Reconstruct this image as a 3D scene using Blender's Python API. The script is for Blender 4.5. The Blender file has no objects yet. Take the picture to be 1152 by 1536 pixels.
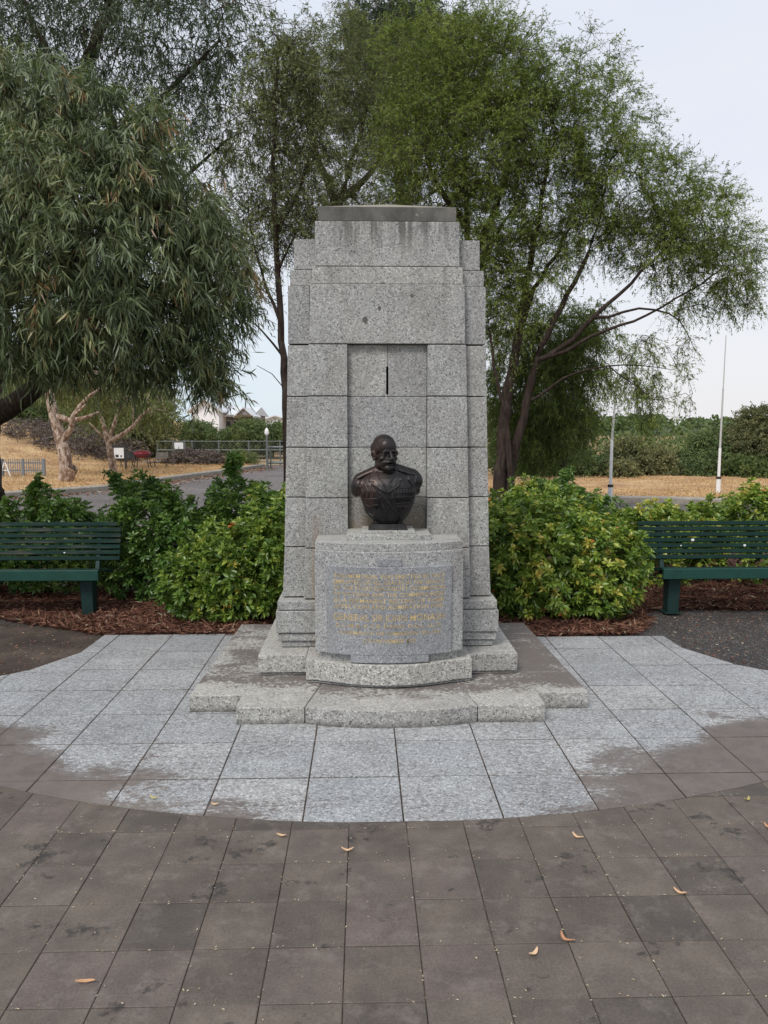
import bpy, bmesh, math, random
import numpy as np
from mathutils import Vector, Matrix
from mathutils.bvhtree import BVHTree

random.seed(7)
RNG = np.random.default_rng(11)
S = bpy.context.scene
C = S.collection
PI = math.pi

# ------------------------------------------------------------------ camera
CAM_X, CAM_H = -0.16, 1.70
FPX = 1150.0
YAW = math.radians(1.54)
PITCH = math.atan((768 - 645) / FPX)
cam_data = bpy.data.cameras.new('camera')
cam = bpy.data.objects.new('camera', cam_data)
C.objects.link(cam)
cam.location = (CAM_X, 0, CAM_H)
cam.rotation_euler = (PI / 2 - PITCH, 0, -YAW)
cam_data.sensor_fit = 'VERTICAL'
cam_data.sensor_height = 36.0
cam_data.lens = FPX / 1536 * 36.0
cam_data.clip_start = 0.05
cam_data.clip_end = 2500
S.camera = cam
S.render.resolution_x, S.render.resolution_y = 768, 1024

# ------------------------------------------------------------------ world
SUN_EL, SUN_AZ = math.radians(50), math.radians(210)     # azimuth clockwise from +Y : behind the camera, a little to the left
world = bpy.data.worlds.new('World')
S.world = world
world.use_nodes = True
wn, wl = world.node_tree.nodes, world.node_tree.links
wn.clear()
w_out = wn.new('ShaderNodeOutputWorld')
w_bg = wn.new('ShaderNodeBackground')
w_sky = wn.new('ShaderNodeTexSky')
w_sky.sky_type = 'NISHITA'
w_sky.sun_disc = False
w_sky.sun_elevation = SUN_EL
w_sky.sun_rotation = SUN_AZ
w_sky.air_density = 1.0
w_sky.dust_density = 2.0
w_tc = wn.new('ShaderNodeTexCoord')
w_map = wn.new('ShaderNodeMapping')
w_map.inputs['Scale'].default_value = (1.0, 1.0, 2.6)
w_noise = wn.new('ShaderNodeTexNoise')
w_noise.inputs['Scale'].default_value = 1.7
w_noise.inputs['Detail'].default_value = 5
w_noise.inputs['Roughness'].default_value = 0.5
w_ramp = wn.new('ShaderNodeValToRGB')
w_ramp.color_ramp.elements[0].position = 0.32
w_ramp.color_ramp.elements[0].color = (0.71, 0.785, 0.92, 1)
w_ramp.color_ramp.elements[1].position = 0.66
w_ramp.color_ramp.elements[1].color = (0.80, 0.82, 0.89, 1)
w_sep = wn.new('ShaderNodeSeparateXYZ')
w_hr = wn.new('ShaderNodeMapRange')
w_hr.inputs['From Min'].default_value = 0.0
w_hr.inputs['From Max'].default_value = 0.28
w_hr.inputs['To Min'].default_value = 0.8
w_hr.inputs['To Max'].default_value = 0.0
w_hmix = wn.new('ShaderNodeMix'); w_hmix.data_type = 'RGBA'
w_lr = wn.new('ShaderNodeMapRange')
w_lr.inputs['From Min'].default_value = -0.35; w_lr.inputs['From Max'].default_value = 0.35
w_lrm = wn.new('ShaderNodeMix'); w_lrm.data_type = 'RGBA'
w_lrm.inputs[6].default_value = (0.62, 0.79, 0.90, 1); w_lrm.inputs[7].default_value = (0.84, 0.82, 0.83, 1)
wl.new(w_sep.outputs['X'], w_lr.inputs['Value']); wl.new(w_lr.outputs['Result'], w_lrm.inputs[0])
wl.new(w_lrm.outputs[2], w_hmix.inputs[7])
w_mul = wn.new('ShaderNodeMix'); w_mul.data_type = 'RGBA'; w_mul.blend_type = 'MULTIPLY'
w_mul.inputs[0].default_value = 1.0
w_mul.inputs[7].default_value = (6.6, 6.55, 6.45, 1)
w_mix = wn.new('ShaderNodeMix'); w_mix.data_type = 'RGBA'
w_mix.inputs[0].default_value = 0.92
wl.new(w_tc.outputs['Generated'], w_map.inputs['Vector'])
wl.new(w_map.outputs['Vector'], w_noise.inputs['Vector'])
wl.new(w_noise.outputs['Fac'], w_ramp.inputs['Fac'])
wl.new(w_tc.outputs['Generated'], w_sep.inputs['Vector'])
wl.new(w_sep.outputs['Z'], w_hr.inputs['Value'])
wl.new(w_hr.outputs['Result'], w_hmix.inputs[0])
wl.new(w_ramp.outputs['Color'], w_hmix.inputs[6])
wl.new(w_hmix.outputs[2], w_mul.inputs[6])
wl.new(w_sky.outputs['Color'], w_mix.inputs[6])
wl.new(w_mul.outputs[2], w_mix.inputs[7])
wl.new(w_mix.outputs[2], w_bg.inputs['Color'])
w_bg.inputs['Strength'].default_value = 0.1
wl.new(w_bg.outputs['Background'], w_out.inputs['Surface'])

sun_data = bpy.data.lights.new('sun', 'SUN')
sun_data.energy = 1.5
sun_data.angle = math.radians(18)
sun_data.color = (1.0, 0.965, 0.91)
sun = bpy.data.objects.new('sun', sun_data)
C.objects.link(sun)
sd = Vector((math.sin(SUN_AZ) * math.cos(SUN_EL), math.cos(SUN_AZ) * math.cos(SUN_EL), math.sin(SUN_EL)))
sun.rotation_euler = sd.to_track_quat('Z', 'Y').to_euler()

vs = S.view_settings
vs.view_transform = 'Standard'
vs.look = 'None'
vs.exposure = 0.72
vs.gamma = 1.0
vs.use_curve_mapping = False
S.render.engine = 'CYCLES'

# ------------------------------------------------------------------ picture ray helper (gives real positions at real distances)
_F = (math.sin(YAW) * math.cos(PITCH), math.cos(YAW) * math.cos(PITCH), -math.sin(PITCH))
_R = (math.cos(YAW), -math.sin(YAW), 0.0)
_U = (math.sin(YAW) * math.sin(PITCH), math.cos(YAW) * math.sin(PITCH), math.cos(PITCH))
def _ray(x, y):
    u = (x - 576) / FPX; v = (768 - y) / FPX
    return [_F[i] + u * _R[i] + v * _U[i] for i in range(3)]
def W(x, y, Y):
    d = _ray(x, y); t = Y / d[1]
    return (CAM_X + d[0] * t, Y, CAM_H + d[2] * t)
def G(x, y, z=0.0):
    d = _ray(x, y); t = (z - CAM_H) / d[2]
    return (CAM_X + d[0] * t, d[1] * t, z)

# ------------------------------------------------------------------ object helpers
def tag(o, label=None, cat=None, group=None, kind=None):
    if label: o['label'] = label
    if cat: o['category'] = cat
    if group: o['group'] = group
    if kind: o['kind'] = kind
    return o
def empty(name, loc=(0, 0, 0), rz=0.0):
    o = bpy.data.objects.new(name, None)
    o.empty_display_size = 0.1
    C.objects.link(o)
    o.location = loc; o.rotation_euler = (0, 0, rz)
    return o
def link(name, me, mat=None, parent=None, loc=None):
    if mat is not None and not me.materials:
        me.materials.append(mat)
    o = bpy.data.objects.new(name, me)
    C.objects.link(o)
    if parent is not None:
        o.parent = parent
    if loc is not None: o.location = loc
    return o
def from_bm(name, bm, mat=None, parent=None, loc=None, smooth=False):
    me = bpy.data.meshes.new(name)
    bm.to_mesh(me); bm.free()
    if smooth:
        me.polygons.foreach_set('use_smooth', [True] * len(me.polygons))
    return link(name, me, mat, parent, loc)
def np_mesh(name, verts, faces_flat, loop_starts, smooth=False, tone=None):
    me = bpy.data.meshes.new(name)
    n = len(verts)
    me.vertices.add(n)
    me.vertices.foreach_set('co', np.ascontiguousarray(verts, dtype=np.float32).ravel())
    me.loops.add(len(faces_flat))
    me.loops.foreach_set('vertex_index', np.ascontiguousarray(faces_flat, dtype=np.int32))
    me.polygons.add(len(loop_starts))
    me.polygons.foreach_set('loop_start', np.ascontiguousarray(loop_starts, dtype=np.int32))
    if smooth:
        me.polygons.foreach_set('use_smooth', np.ones(len(loop_starts), dtype=bool))
    if tone is not None:
        at = me.attributes.new('tone', 'FLOAT', 'POINT')
        at.data.foreach_set('value', np.ascontiguousarray(tone, dtype=np.float32))
    me.update(calc_edges=True)
    return me
def quads_mesh(name, verts, quads, **k):
    q = np.asarray(quads, dtype=np.int32)
    return np_mesh(name, verts, q.ravel(), np.arange(len(q)) * q.shape[1], **k)

def bm_prism(bm, bot, top, z0, z1, bevel=0.0, axis='z', segs=1):
    """closed prism between two outlines; axis 'z': outlines are (x,y); axis 'y': outlines are (x,z)"""
    def P(p, t):
        return (p[0], p[1], t) if axis == 'z' else (p[0], t, p[1])
    n = len(bot)
    vb = [bm.verts.new(P(p, z0)) for p in bot]
    vt = [bm.verts.new(P(p, z1)) for p in top]
    fs = [bm.faces.new(vb[::-1]), bm.faces.new(vt)]
    for i in range(n):
        j = (i + 1) % n
        fs.append(bm.faces.new((vb[i], vb[j], vt[j], vt[i])))
    bmesh.ops.recalc_face_normals(bm, faces=fs)
    if bevel > 0:
        es = set()
        for f in fs:
            for e in f.edges:
                if e.calc_face_angle(0) > 0.4: es.add(e)
        bmesh.ops.bevel(bm, geom=list(es), offset=bevel, offset_type='OFFSET', segments=segs, profile=0.6, affect='EDGES', clamp_overlap=True)
def rect(x0, x1, y0, y1): return [(x0, y0), (x1, y0), (x1, y1), (x0, y1)]
def bm_box(bm, x0, x1, y0, y1, z0, z1, bevel=0.0):
    bm_prism(bm, rect(x0, x1, y0, y1), rect(x0, x1, y0, y1), z0, z1, bevel)
def bm_tube(bm, pts, rads, sides=8, cap=True):
    pts = [Vector(p) for p in pts]; rings = []
    for i, p in enumerate(pts):
        d = (pts[min(i + 1, len(pts) - 1)] - pts[max(i - 1, 0)]).normalized()
        a = d.cross(Vector((0, 0, 1)))
        if a.length < 1e-3: a = Vector((1, 0, 0))
        a.normalize(); b = d.cross(a)
        r = rads[i] if hasattr(rads, '__len__') else rads
        rings.append([bm.verts.new(p + (a * math.cos(t) + b * math.sin(t)) * r) for t in [2 * PI * k / sides for k in range(sides)]])
    for i in range(len(rings) - 1):
        for k in range(sides):
            l = (k + 1) % sides
            bm.faces.new((rings[i][k], rings[i][l], rings[i + 1][l], rings[i + 1][k]))
    if cap:
        bm.faces.new(rings[0][::-1]); bm.faces.new(rings[-1])

# ------------------------------------------------------------------ node helpers
class NT:
    def __init__(self, name):
        self.m = bpy.data.materials.new(name)
        self.m.use_nodes = True
        self.n = self.m.node_tree.nodes; self.l = self.m.node_tree.links
        self.n.clear()
        self.out = self.n.new('ShaderNodeOutputMaterial')
    def node(self, t, **k):
        nd = self.n.new(t)
        for a, v in k.items(): setattr(nd, a, v)
        return nd
    def put(self, sock, v):
        if isinstance(v, bpy.types.NodeSocket): self.l.new(v, sock)
        elif v is not None:
            if hasattr(sock.default_value, '__len__') and hasattr(v, '__len__') and len(v) == 3 and len(sock.default_value) == 4:
                v = (*v, 1)
            sock.default_value = v
    def math(self, op, a, b=None, c=None, clamp=False):
        nd = self.node('ShaderNodeMath', operation=op, use_clamp=clamp)
        self.put(nd.inputs[0], a)
        if b is not None: self.put(nd.inputs[1], b)
        if c is not None: self.put(nd.inputs[2], c)
        return nd.outputs[0]
    def vmath(self, op, a, b):
        nd = self.node('ShaderNodeVectorMath', operation=op)
        self.put(nd.inputs[0], a); self.put(nd.inputs[1], b)
        return nd.outputs[0]
    def pos(self): return self.node('ShaderNodeNewGeometry').outputs['Position']
    def normal(self): return self.node('ShaderNodeNewGeometry').outputs['Normal']
    def rand(self): return self.node('ShaderNodeObjectInfo').outputs['Random']
    def mapv(self, v, scale=(1, 1, 1), loc=(0, 0, 0), rot=(0, 0, 0)):
        nd = self.node('ShaderNodeMapping')
        self.put(nd.inputs['Vector'], v)
        nd.inputs['Scale'].default_value = scale; nd.inputs['Location'].default_value = loc; nd.inputs['Rotation'].default_value = rot
        return nd.outputs[0]
    def noise(self, v, scale, detail=3, rough=0.55, dist=0.0):
        nd = self.node('ShaderNodeTexNoise')
        self.put(nd.inputs['Vector'], v)
        nd.inputs['Scale'].default_value = scale; nd.inputs['Detail'].default_value = detail
        nd.inputs['Roughness'].default_value = rough; nd.inputs['Distortion'].default_value = dist
        return nd.outputs['Fac']
    def vor(self, v, scale, feature='F1', out='Color'):
        nd = self.node('ShaderNodeTexVoronoi', feature=feature)
        self.put(nd.inputs['Vector'], v); nd.inputs['Scale'].default_value = scale
        return nd.outputs[out]
    def sep(self, v):
        nd = self.node('ShaderNodeSeparateXYZ'); self.put(nd.inputs[0], v); return nd.outputs
    def rng(self, v, a, b, c=0.0, d=1.0, smooth=False):
        nd = self.node('ShaderNodeMapRange', interpolation_type='SMOOTHSTEP' if smooth else 'LINEAR')
        self.put(nd.inputs['Value'], v)
        for i, x in zip(('From Min', 'From Max', 'To Min', 'To Max'), (a, b, c, d)): nd.inputs[i].default_value = x
        return nd.outputs['Result']
    def ramp(self, v, stops, interp='LINEAR'):
        nd = self.node('ShaderNodeValToRGB')
        cr = nd.color_ramp; cr.interpolation = interp
        while len(cr.elements) < len(stops): cr.elements.new(0.5)
        for e, (p, c) in zip(cr.elements, stops):
            e.position = p; e.color = (*c, 1) if len(c) == 3 else c
        self.put(nd.inputs['Fac'], v)
        return nd.outputs['Color']
    def mix(self, f, a, b, mode='MIX'):
        nd = self.node('ShaderNodeMix', data_type='RGBA', blend_type=mode)
        self.put(nd.inputs[0], f); self.put(nd.inputs[6], a); self.put(nd.inputs[7], b)
        return nd.outputs[2]
    def bump(self, h, strength=0.3, dist=0.01):
        nd = self.node('ShaderNodeBump')
        self.put(nd.inputs['Height'], h)
        nd.inputs['Strength'].default_value = strength; nd.inputs['Distance'].default_value = dist
        return nd.outputs[0]
    def bsdf(self, col, rough=0.7, metal=0.0, normal=None, spec=0.4):
        nd = self.node('ShaderNodeBsdfPrincipled')
        self.put(nd.inputs['Base Color'], col); self.put(nd.inputs['Roughness'], rough); self.put(nd.inputs['Metallic'], metal)
        self.put(nd.inputs['Specular IOR Level'], spec)
        if normal is not None: self.l.new(normal, nd.inputs['Normal'])
        return nd.outputs[0]
    def done(self, shader):
        self.l.new(shader, self.out.inputs['Surface'])
        return self.m

# ------------------------------------------------------------------ materials
def granite_base(t, v, dark, mid, light, scale=150):
    """speckled granite: feldspar, quartz and mica grains"""
    r = t.vor(v, scale)
    rs = t.sep(r)[0]
    col = t.ramp(rs, [(0.0, dark), (0.10, tuple(0.5 * a + 0.5 * b for a, b in zip(dark, mid))), (0.26, mid), (0.7, mid), (1.0, light)])
    r2 = t.sep(t.vor(t.mapv(v, loc=(3.1, 1.7, 0.3)), scale * 0.42))[1]
    col = t.mix(t.rng(r2, 0.88, 0.94, 0, 0.3), col, tuple(x * 1.1 for x in dark))
    tone = t.noise(v, 2.2, 4, 0.6)
    col = t.mix(1.0, col, t.ramp(tone, [(0.25, (0.84, 0.84, 0.84)), (0.75, (1.12, 1.12, 1.11))]), 'MULTIPLY')
    return col, rs
def warp(t, p, amt=0.004):
    return p
def mat_granite_memorial(nm_='memorial granite', d_=(0.085, 0.085, 0.088), m_=(0.312, 0.313, 0.306), l_=(0.52, 0.52, 0.50), sc_=150, bs_=0.35):
    t = NT(nm_)
    p = t.pos()
    rnd = t.rand()
    off = t.node('ShaderNodeCombineXYZ')
    t.put(off.inputs[0], t.math('MULTIPLY', rnd, 7.0)); t.put(off.inputs[1], t.math('MULTIPLY', rnd, 3.0)); t.put(off.inputs[2], t.math('MULTIPLY', rnd, 5.0))
    v = t.vmath('ADD', p, off.outputs[0])
    col, rs = granite_base(t, v, d_, m_, l_, sc_)
    col = t.mix(1.0, col, t.ramp(rnd, [(0, (0.93, 0.93, 0.95)), (1, (1.06, 1.055, 1.03))]), 'MULTIPLY')
    x, y, z = t.sep(p)
    nx, ny, nz = t.sep(t.normal())
    # dirty run-off below the cap
    st = t.noise(t.mapv(p, (22, 0.5, 1.3)), 1.0, 4, 0.6)
    stm = t.math('MULTIPLY', t.rng(st, 0.42, 0.60, 0, 0.85, True), t.rng(z, 2.78, 3.03, 0, 1, True))
    stm = t.math('MULTIPLY', stm, t.rng(t.math('ABSOLUTE', t.math('ADD', x, 0.0)), 0.5, 0.22, 0.25, 1))
    col = t.mix(stm, col, (0.07, 0.068, 0.065))
    st2 = t.noise(t.mapv(p, (18, 3, 1.0), loc=(4, 0, 0)), 1.0, 3, 0.6)
    stm2 = t.math('MULTIPLY', t.rng(st2, 0.5, 0.7, 0, 0.4, True), t.rng(z, 2.45, 2.72, 0, 1, True))
    col = t.mix(t.math('MULTIPLY', stm2, t.rng(z, 2.76, 2.755)), col, (0.10, 0.09, 0.075))
    # general soft soiling on the faces
    soil = t.rng(t.noise(t.mapv(p, (2.2, 2.2, 1.2)), 1.4, 5, 0.65), 0.42, 0.75, 0, 0.42, True)
    col = t.mix(soil, col, (0.15, 0.135, 0.11))
    # brown tea stain in the niche foot and beside the plinth
    nstn = t.noise(t.mapv(p, (6, 2, 3), loc=(1, 0, 2)), 1.3, 4, 0.6)
    ax = t.math('ABSOLUTE', x)
    nm = t.math('MULTIPLY', t.rng(z, 1.42, 1.05, 0, 1, True), t.rng(ax, 0.30, 0.24, 0, 1))
    nm = t.math('MULTIPLY', nm, t.rng(nstn, 0.3, 0.6, 0.2, 0.8))
    nm = t.math('MULTIPLY', nm, t.rng(y, 5.09, 5.12))
    col = t.mix(nm, col, (0.16, 0.125, 0.075))
    em = t.math('MULTIPLY', t.rng(t.math('ABSOLUTE', t.math('ADD', x, 0.475)), 0.045, 0.0, 0, 1), t.rng(nstn, 0.3, 0.55, 0.1, 0.75))
    em = t.math('MULTIPLY', em, t.math('MULTIPLY', t.rng(z, 1.16, 0.98), t.rng(y, 5.03, 5.06)))
    col = t.mix(em, col, (0.27, 0.17, 0.08))
    # upward faces: dark biological film on the broad steps, pale lime film elsewhere
    up = t.rng(nz, 0.75, 0.95)
    film = t.noise(t.mapv(p, (1.0, 1.6, 1)), 3.2, 6, 0.68)
    fine = t.noise(p, 38, 3, 0.7)
    low = t.rng(z, 0.16, 0.12)
    front = t.rng(t.math('SUBTRACT', y, t.rng(ax, 0.45, 0.95, 4.46, 4.60)), -0.12, 0.14, -0.28, 0.08)
    cm = t.math('ADD', t.math('ADD', film, t.math('MULTIPLY', t.math('SUBTRACT', fine, 0.5), 0.8)), front)
    cm = t.math('ADD', cm, t.rng(x, -0.9, 1.0, -0.05, 0.07))
    filmm = t.rng(cm, 0.43, 0.58, 0, 0.93)
    col = t.mix(t.math('MULTIPLY', t.math('MULTIPLY', filmm, low), up), col, (0.125, 0.105, 0.095))
    pale = t.math('MULTIPLY', up, t.rng(t.noise(p, 7, 4, 0.6), 0.35, 0.7, 0.15, 0.6))
    pale = t.math('MULTIPLY', pale, t.math('SUBTRACT', 1.0, t.math('MULTIPLY', filmm, low)))
    col = t.mix(t.math('MULTIPLY', pale, 0.8), col, (0.47, 0.445, 0.39))
    # grime along the lowest riser
    gr = t.math('MULTIPLY', t.rng(z, 0.040, 0.0, 0, 0.85), t.rng(t.noise(p, 14, 4, 0.7), 0.25, 0.6, 0.3, 1))
    col = t.mix(gr, col, (0.045, 0.042, 0.036))
    h = t.math('ADD', t.math('MULTIPLY', rs, 0.5), t.noise(v, 60, 3, 0.6))
    return t.done(t.bsdf(col, 0.72, 0, t.bump(h, bs_, 0.002), 0.35))
def mat_granite_panel():
    t = NT('blue grey inscription granite')
    p = t.pos()
    col, rs = granite_base(t, p, (0.105, 0.108, 0.115), (0.226, 0.234, 0.247), (0.38, 0.388, 0.40), 150)
    x, y, z = t.sep(p)
    film = t.rng(t.noise(p, 6, 4, 0.6), 0.3, 0.7, 0.0, 0.5)
    film = t.math('MULTIPLY', film, t.rng(t.math('ABSOLUTE', x), 0.28, 0.42, 0.25, 1))
    col = t.mix(film, col, (0.27, 0.265, 0.25))
    return t.done(t.bsdf(col, 0.5, 0, t.bump(rs, 0.15, 0.0008), 0.45))
def mat_cap():
    t = NT('weathered cap stone')
    p = t.pos()
    n = t.noise(t.mapv(p, (3, 3, 2)), 2.5, 5, 0.65)
    col = t.ramp(n, [(0.28, (0.065, 0.063, 0.058)), (0.5, (0.115, 0.112, 0.105)), (0.72, (0.18, 0.172, 0.155))])
    col = t.mix(t.rng(t.noise(p, 14, 3), 0.66, 0.72), col, (0.30, 0.28, 0.24))
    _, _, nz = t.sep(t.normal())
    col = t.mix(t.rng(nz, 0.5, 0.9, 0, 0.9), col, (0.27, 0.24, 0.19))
    return t.done(t.bsdf(col, 0.85, 0, t.bump(t.noise(p, 90, 3), 0.3, 0.002), 0.2))
def mat_granite_paving():
    t = NT('granite paving')
    p = t.pos()
    rnd = t.rand()
    v = t.vmath('ADD', p, t.mapv(t.node('ShaderNodeObjectInfo').outputs['Location'], (0, 0, 0)))
    col, rs = granite_base(t, v, (0.14, 0.142, 0.145), (0.315, 0.32, 0.322), (0.53, 0.53, 0.525), 120)
    col = t.mix(1.0, col, t.ramp(rnd, [(0, (0.90, 0.91, 0.93)), (1, (1.06, 1.05, 1.04))]), 'MULTIPLY')
    x, y, z = t.sep(p)
    ax = t.math('ABSOLUTE', x)
    m = t.math('SUBTRACT', t.math('SUBTRACT', ax, 1.10), t.math('MULTIPLY', t.math('SUBTRACT', y, 3.38), 1.15))
    m = t.math('SUBTRACT', m, t.math('MULTIPLY', t.math('MAXIMUM', t.math('SUBTRACT', y, 4.25), 0.0), 1.2))
    m = t.math('ADD', m, t.rng(x, -0.4, 0.9, 0.0, 0.24))
    m = t.math('MINIMUM', m, 0.62)
    wide = t.noise(t.mapv(p, (0.75, 1.5, 1)), 2.1, 5, 0.6, 0.4)
    fine = t.noise(t.mapv(p, (1, 1.9, 1)), 24, 6, 0.78)
    s = t.math('ADD', t.math('MULTIPLY', t.math('SUBTRACT', wide, 0.5), 2.9), t.math('MULTIPLY', t.math('SUBTRACT', fine, 0.5), 1.7))
    s = t.math('ADD', s, t.rng(m, -0.9, 0.6, -0.88, 0.86))
    s = t.math('ADD', s, t.rng(rnd, 0.0, 1.0, -0.16, 0.26))
    mask = t.math('ADD', t.rng(s, 0.02, 0.12, 0, 0.66), t.rng(s, 0.05, 0.55, 0, 0.28, True))
    rear = t.math('MULTIPLY', t.rng(y, 5.0, 6.2, 0, 0.42), t.rng(wide, 0.3, 0.65, 0.3, 1))  # shade under the tree, mixed into the colour of the rear slabs
    col = t.mix(rear, col, (0.19, 0.19, 0.195))
    brown = t.ramp(t.noise(p, 9, 5, 0.65), [(0.3, (0.098, 0.080, 0.070)), (0.7, (0.155, 0.128, 0.112))])
    col = t.mix(mask, col, brown)
    sp = t.math('MULTIPLY', t.rng(fine, 0.50, 0.60, 0, 0.75), t.rng(t.noise(t.mapv(p, (0.8, 1.6, 1), loc=(5, 1, 0)), 2.6, 4, 0.6), 0.45, 0.55))
    col = t.mix(sp, col, (0.12, 0.10, 0.09))
    buff = t.math('MULTIPLY', t.rng(y, 3.75, 3.35, 0, 0.4), t.rng(t.math('ABSOLUTE', t.math('ADD', x, 1.35)), 0.6, 0.1))
    col = t.mix(t.math('MULTIPLY', buff, mask), col, (0.24, 0.205, 0.165))
    h = t.math('ADD', t.math('MULTIPLY', rs, 0.4), t.noise(p, 55, 3))
    return t.done(t.bsdf(col, t.math('SUBTRACT', 0.74, t.math('MULTIPLY', mask, 0.12)), 0, t.bump(h, 0.3, 0.0015), 0.35))
def mat_paver():
    t = NT('brown concrete paver')
    p = t.pos()
    rnd = t.rand()
    base = t.ramp(rnd, [(0.0, (0.068, 0.061, 0.054)), (0.1, (0.088, 0.075, 0.064)), (0.45, (0.102, 0.084, 0.071)), (0.8, (0.112, 0.094, 0.079)), (1.0, (0.110, 0.088, 0.080))])
    n = t.noise(p, 5.5, 6, 0.66)
    col = t.mix(1.0, base, t.ramp(n, [(0.22, (0.72, 0.72, 0.73)), (0.5, (1.08, 1.07, 1.06)), (0.78, (1.50, 1.47, 1.42))]), 'MULTIPLY')
    f = t.noise(p, 120, 3, 0.7)
    col = t.mix(1.0, col, t.ramp(f, [(0.3, (0.78, 0.78, 0.78)), (0.7, (1.22, 1.21, 1.2))]), 'MULTIPLY')
    # black lichen blots on a few stones
    x, y, z = t.sep(p)
    bl = t.noise(t.mapv(p, (1.0, 1.3, 1), loc=(0.35, 0.2, 0)), 3.3, 5, 0.7)
    blm = t.math('MULTIPLY', t.rng(bl, 0.60, 0.635, 0, 0.8), t.rng(t.noise(p, 34, 3, 0.7), 0.4, 0.55, 0.35, 1))
    col = t.mix(blm, col, (0.030, 0.030, 0.028))
    pale = t.math('MULTIPLY', t.rng(t.noise(t.mapv(p, loc=(7, 3, 0)), 8, 5, 0.75), 0.52, 0.70, 0, 0.45), 1.0)
    col = t.mix(pale, col, (0.22, 0.19, 0.165))
    vy = t.math('ADD', f, t.math('MULTIPLY', n, 2))
    return t.done(t.bsdf(col, t.rng(n, 0.3, 0.7, 0.62, 0.8), 0, t.bump(vy, 0.35, 0.002), 0.3))
def mat_simple(name, col, rough=0.7, metal=0.0, var=0.18, scale=8, spec=0.4, bump=0.0, bscale=60):
    t = NT(name)
    p = t.pos()
    n = t.noise(p, scale, 4, 0.6)
    lo = tuple(c * (1 - var) for c in col); hi = tuple(min(1, c * (1 + var)) for c in col)
    c = t.ramp(n, [(0.3, lo), (0.7, hi)])
    nm = t.bump(t.noise(p, bscale, 3), bump, 0.004) if bump else None
    return t.done(t.bsdf(c, rough, metal, nm, spec))
def mat_dirt(name, c0, c1, c2, scale=3, fine=60, bump=0.5, bd=0.01):
    t = NT(name)
    p = t.pos()
    c = t.ramp(t.noise(p, scale, 6, 0.65), [(0.3, c0), (0.5, c1), (0.72, c2)])
    f = t.noise(p, fine, 3, 0.7)
    c = t.mix(1.0, c, t.ramp(f, [(0.3, (0.7, 0.7, 0.7)), (0.7, (1.3, 1.3, 1.3))]), 'MULTIPLY')
    return t.done(t.bsdf(c, 0.9, 0, t.bump(f, bump, bd), 0.2))
def mat_asphalt(name, k=1.0, blotch=1.5):
    t = NT(name)
    p = t.pos()
    g = t.sep(t.vor(p, 130))[0]
    c = t.ramp(g, [(0, (0.028 * k, 0.0245 * k, 0.0235 * k)), (0.8, (0.060 * k, 0.052 * k, 0.0495 * k)), (0.93, (0.11 * k, 0.105 * k, 0.1 * k)), (1.0, (0.28 * k, 0.26 * k, 0.24 * k))])
    c = t.mix(1.0, c, t.ramp(t.noise(p, blotch, 5, 0.6), [(0.3, (0.75, 0.75, 0.76)), (0.7, (1.25, 1.22, 1.2))]), 'MULTIPLY')
    return t.done(t.bsdf(c, 0.8, 0, t.bump(g, 0.5, 0.003), 0.3))
def mat_leaf(name, stops, rough=0.5, trans=0.25, spec=0.35):
    t = NT(name)
    at = t.node('ShaderNodeAttribute', attribute_name='tone')
    c = t.ramp(at.outputs['Fac'], stops)
    pr = t.bsdf(c, rough, 0, None, spec)
    tr = t.node('ShaderNodeBsdfTranslucent')
    t.put(tr.inputs['Color'], t.mix(1.0, c, (1.15, 1.25, 0.7), 'MULTIPLY'))
    mx = t.node('ShaderNodeMixShader')
    mx.inputs[0].default_value = trans
    t.l.new(pr, mx.inputs[1]); t.l.new(tr.outputs[0], mx.inputs[2])
    return t.done(mx.outputs[0])
def mat_bark(name, c0, c1, c2, stretch=(30, 30, 5), patchy=0.0, pc=(0.5, 0.4, 0.3)):
    t = NT(name)
    p = t.pos()
    n = t.noise(t.mapv(p, stretch), 1.0, 5, 0.65)
    c = t.ramp(n, [(0.3, c0), (0.5, c1), (0.72, c2)])
    if patchy:
        c = t.mix(t.rng(t.noise(t.mapv(p, (1, 1, 0.6)), 9, 4, 0.65), 0.5, 0.54, 0, patchy), c, pc)
    return t.done(t.bsdf(c, 0.9, 0, t.bump(n, 0.6, 0.012), 0.15))
def mat_bronze():
    t = NT('patinated bronze')
    p = t.pos()
    n = t.noise(p, 11, 5, 0.6)
    x, y, z = t.sep(p)
    c = t.ramp(n, [(0.3, (0.010, 0.010, 0.011)), (0.5, (0.016, 0.0155, 0.016)), (0.72, (0.028, 0.025, 0.024))])
    red = t.math('MULTIPLY', t.rng(t.noise(t.mapv(p, (1, 1, 0.5), loc=(2, 1, 5)), 8, 4), 0.42, 0.6, 0, 0.65), t.rng(x, 0.05, -0.10))
    c = t.mix(red, c, (0.060, 0.033, 0.026))
    streak = t.noise(t.mapv(p, (55, 55, 7)), 1.0, 3, 0.6)
    c = t.mix(t.rng(streak, 0.56, 0.68, 0, 0.3), c, (0.09, 0.09, 0.092))
    return t.done(t.bsdf(c, t.rng(n, 0.3, 0.7, 0.33, 0.48), 0.5, t.bump(t.noise(p, 110, 3), 0.15, 0.002), 0.5))
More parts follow.
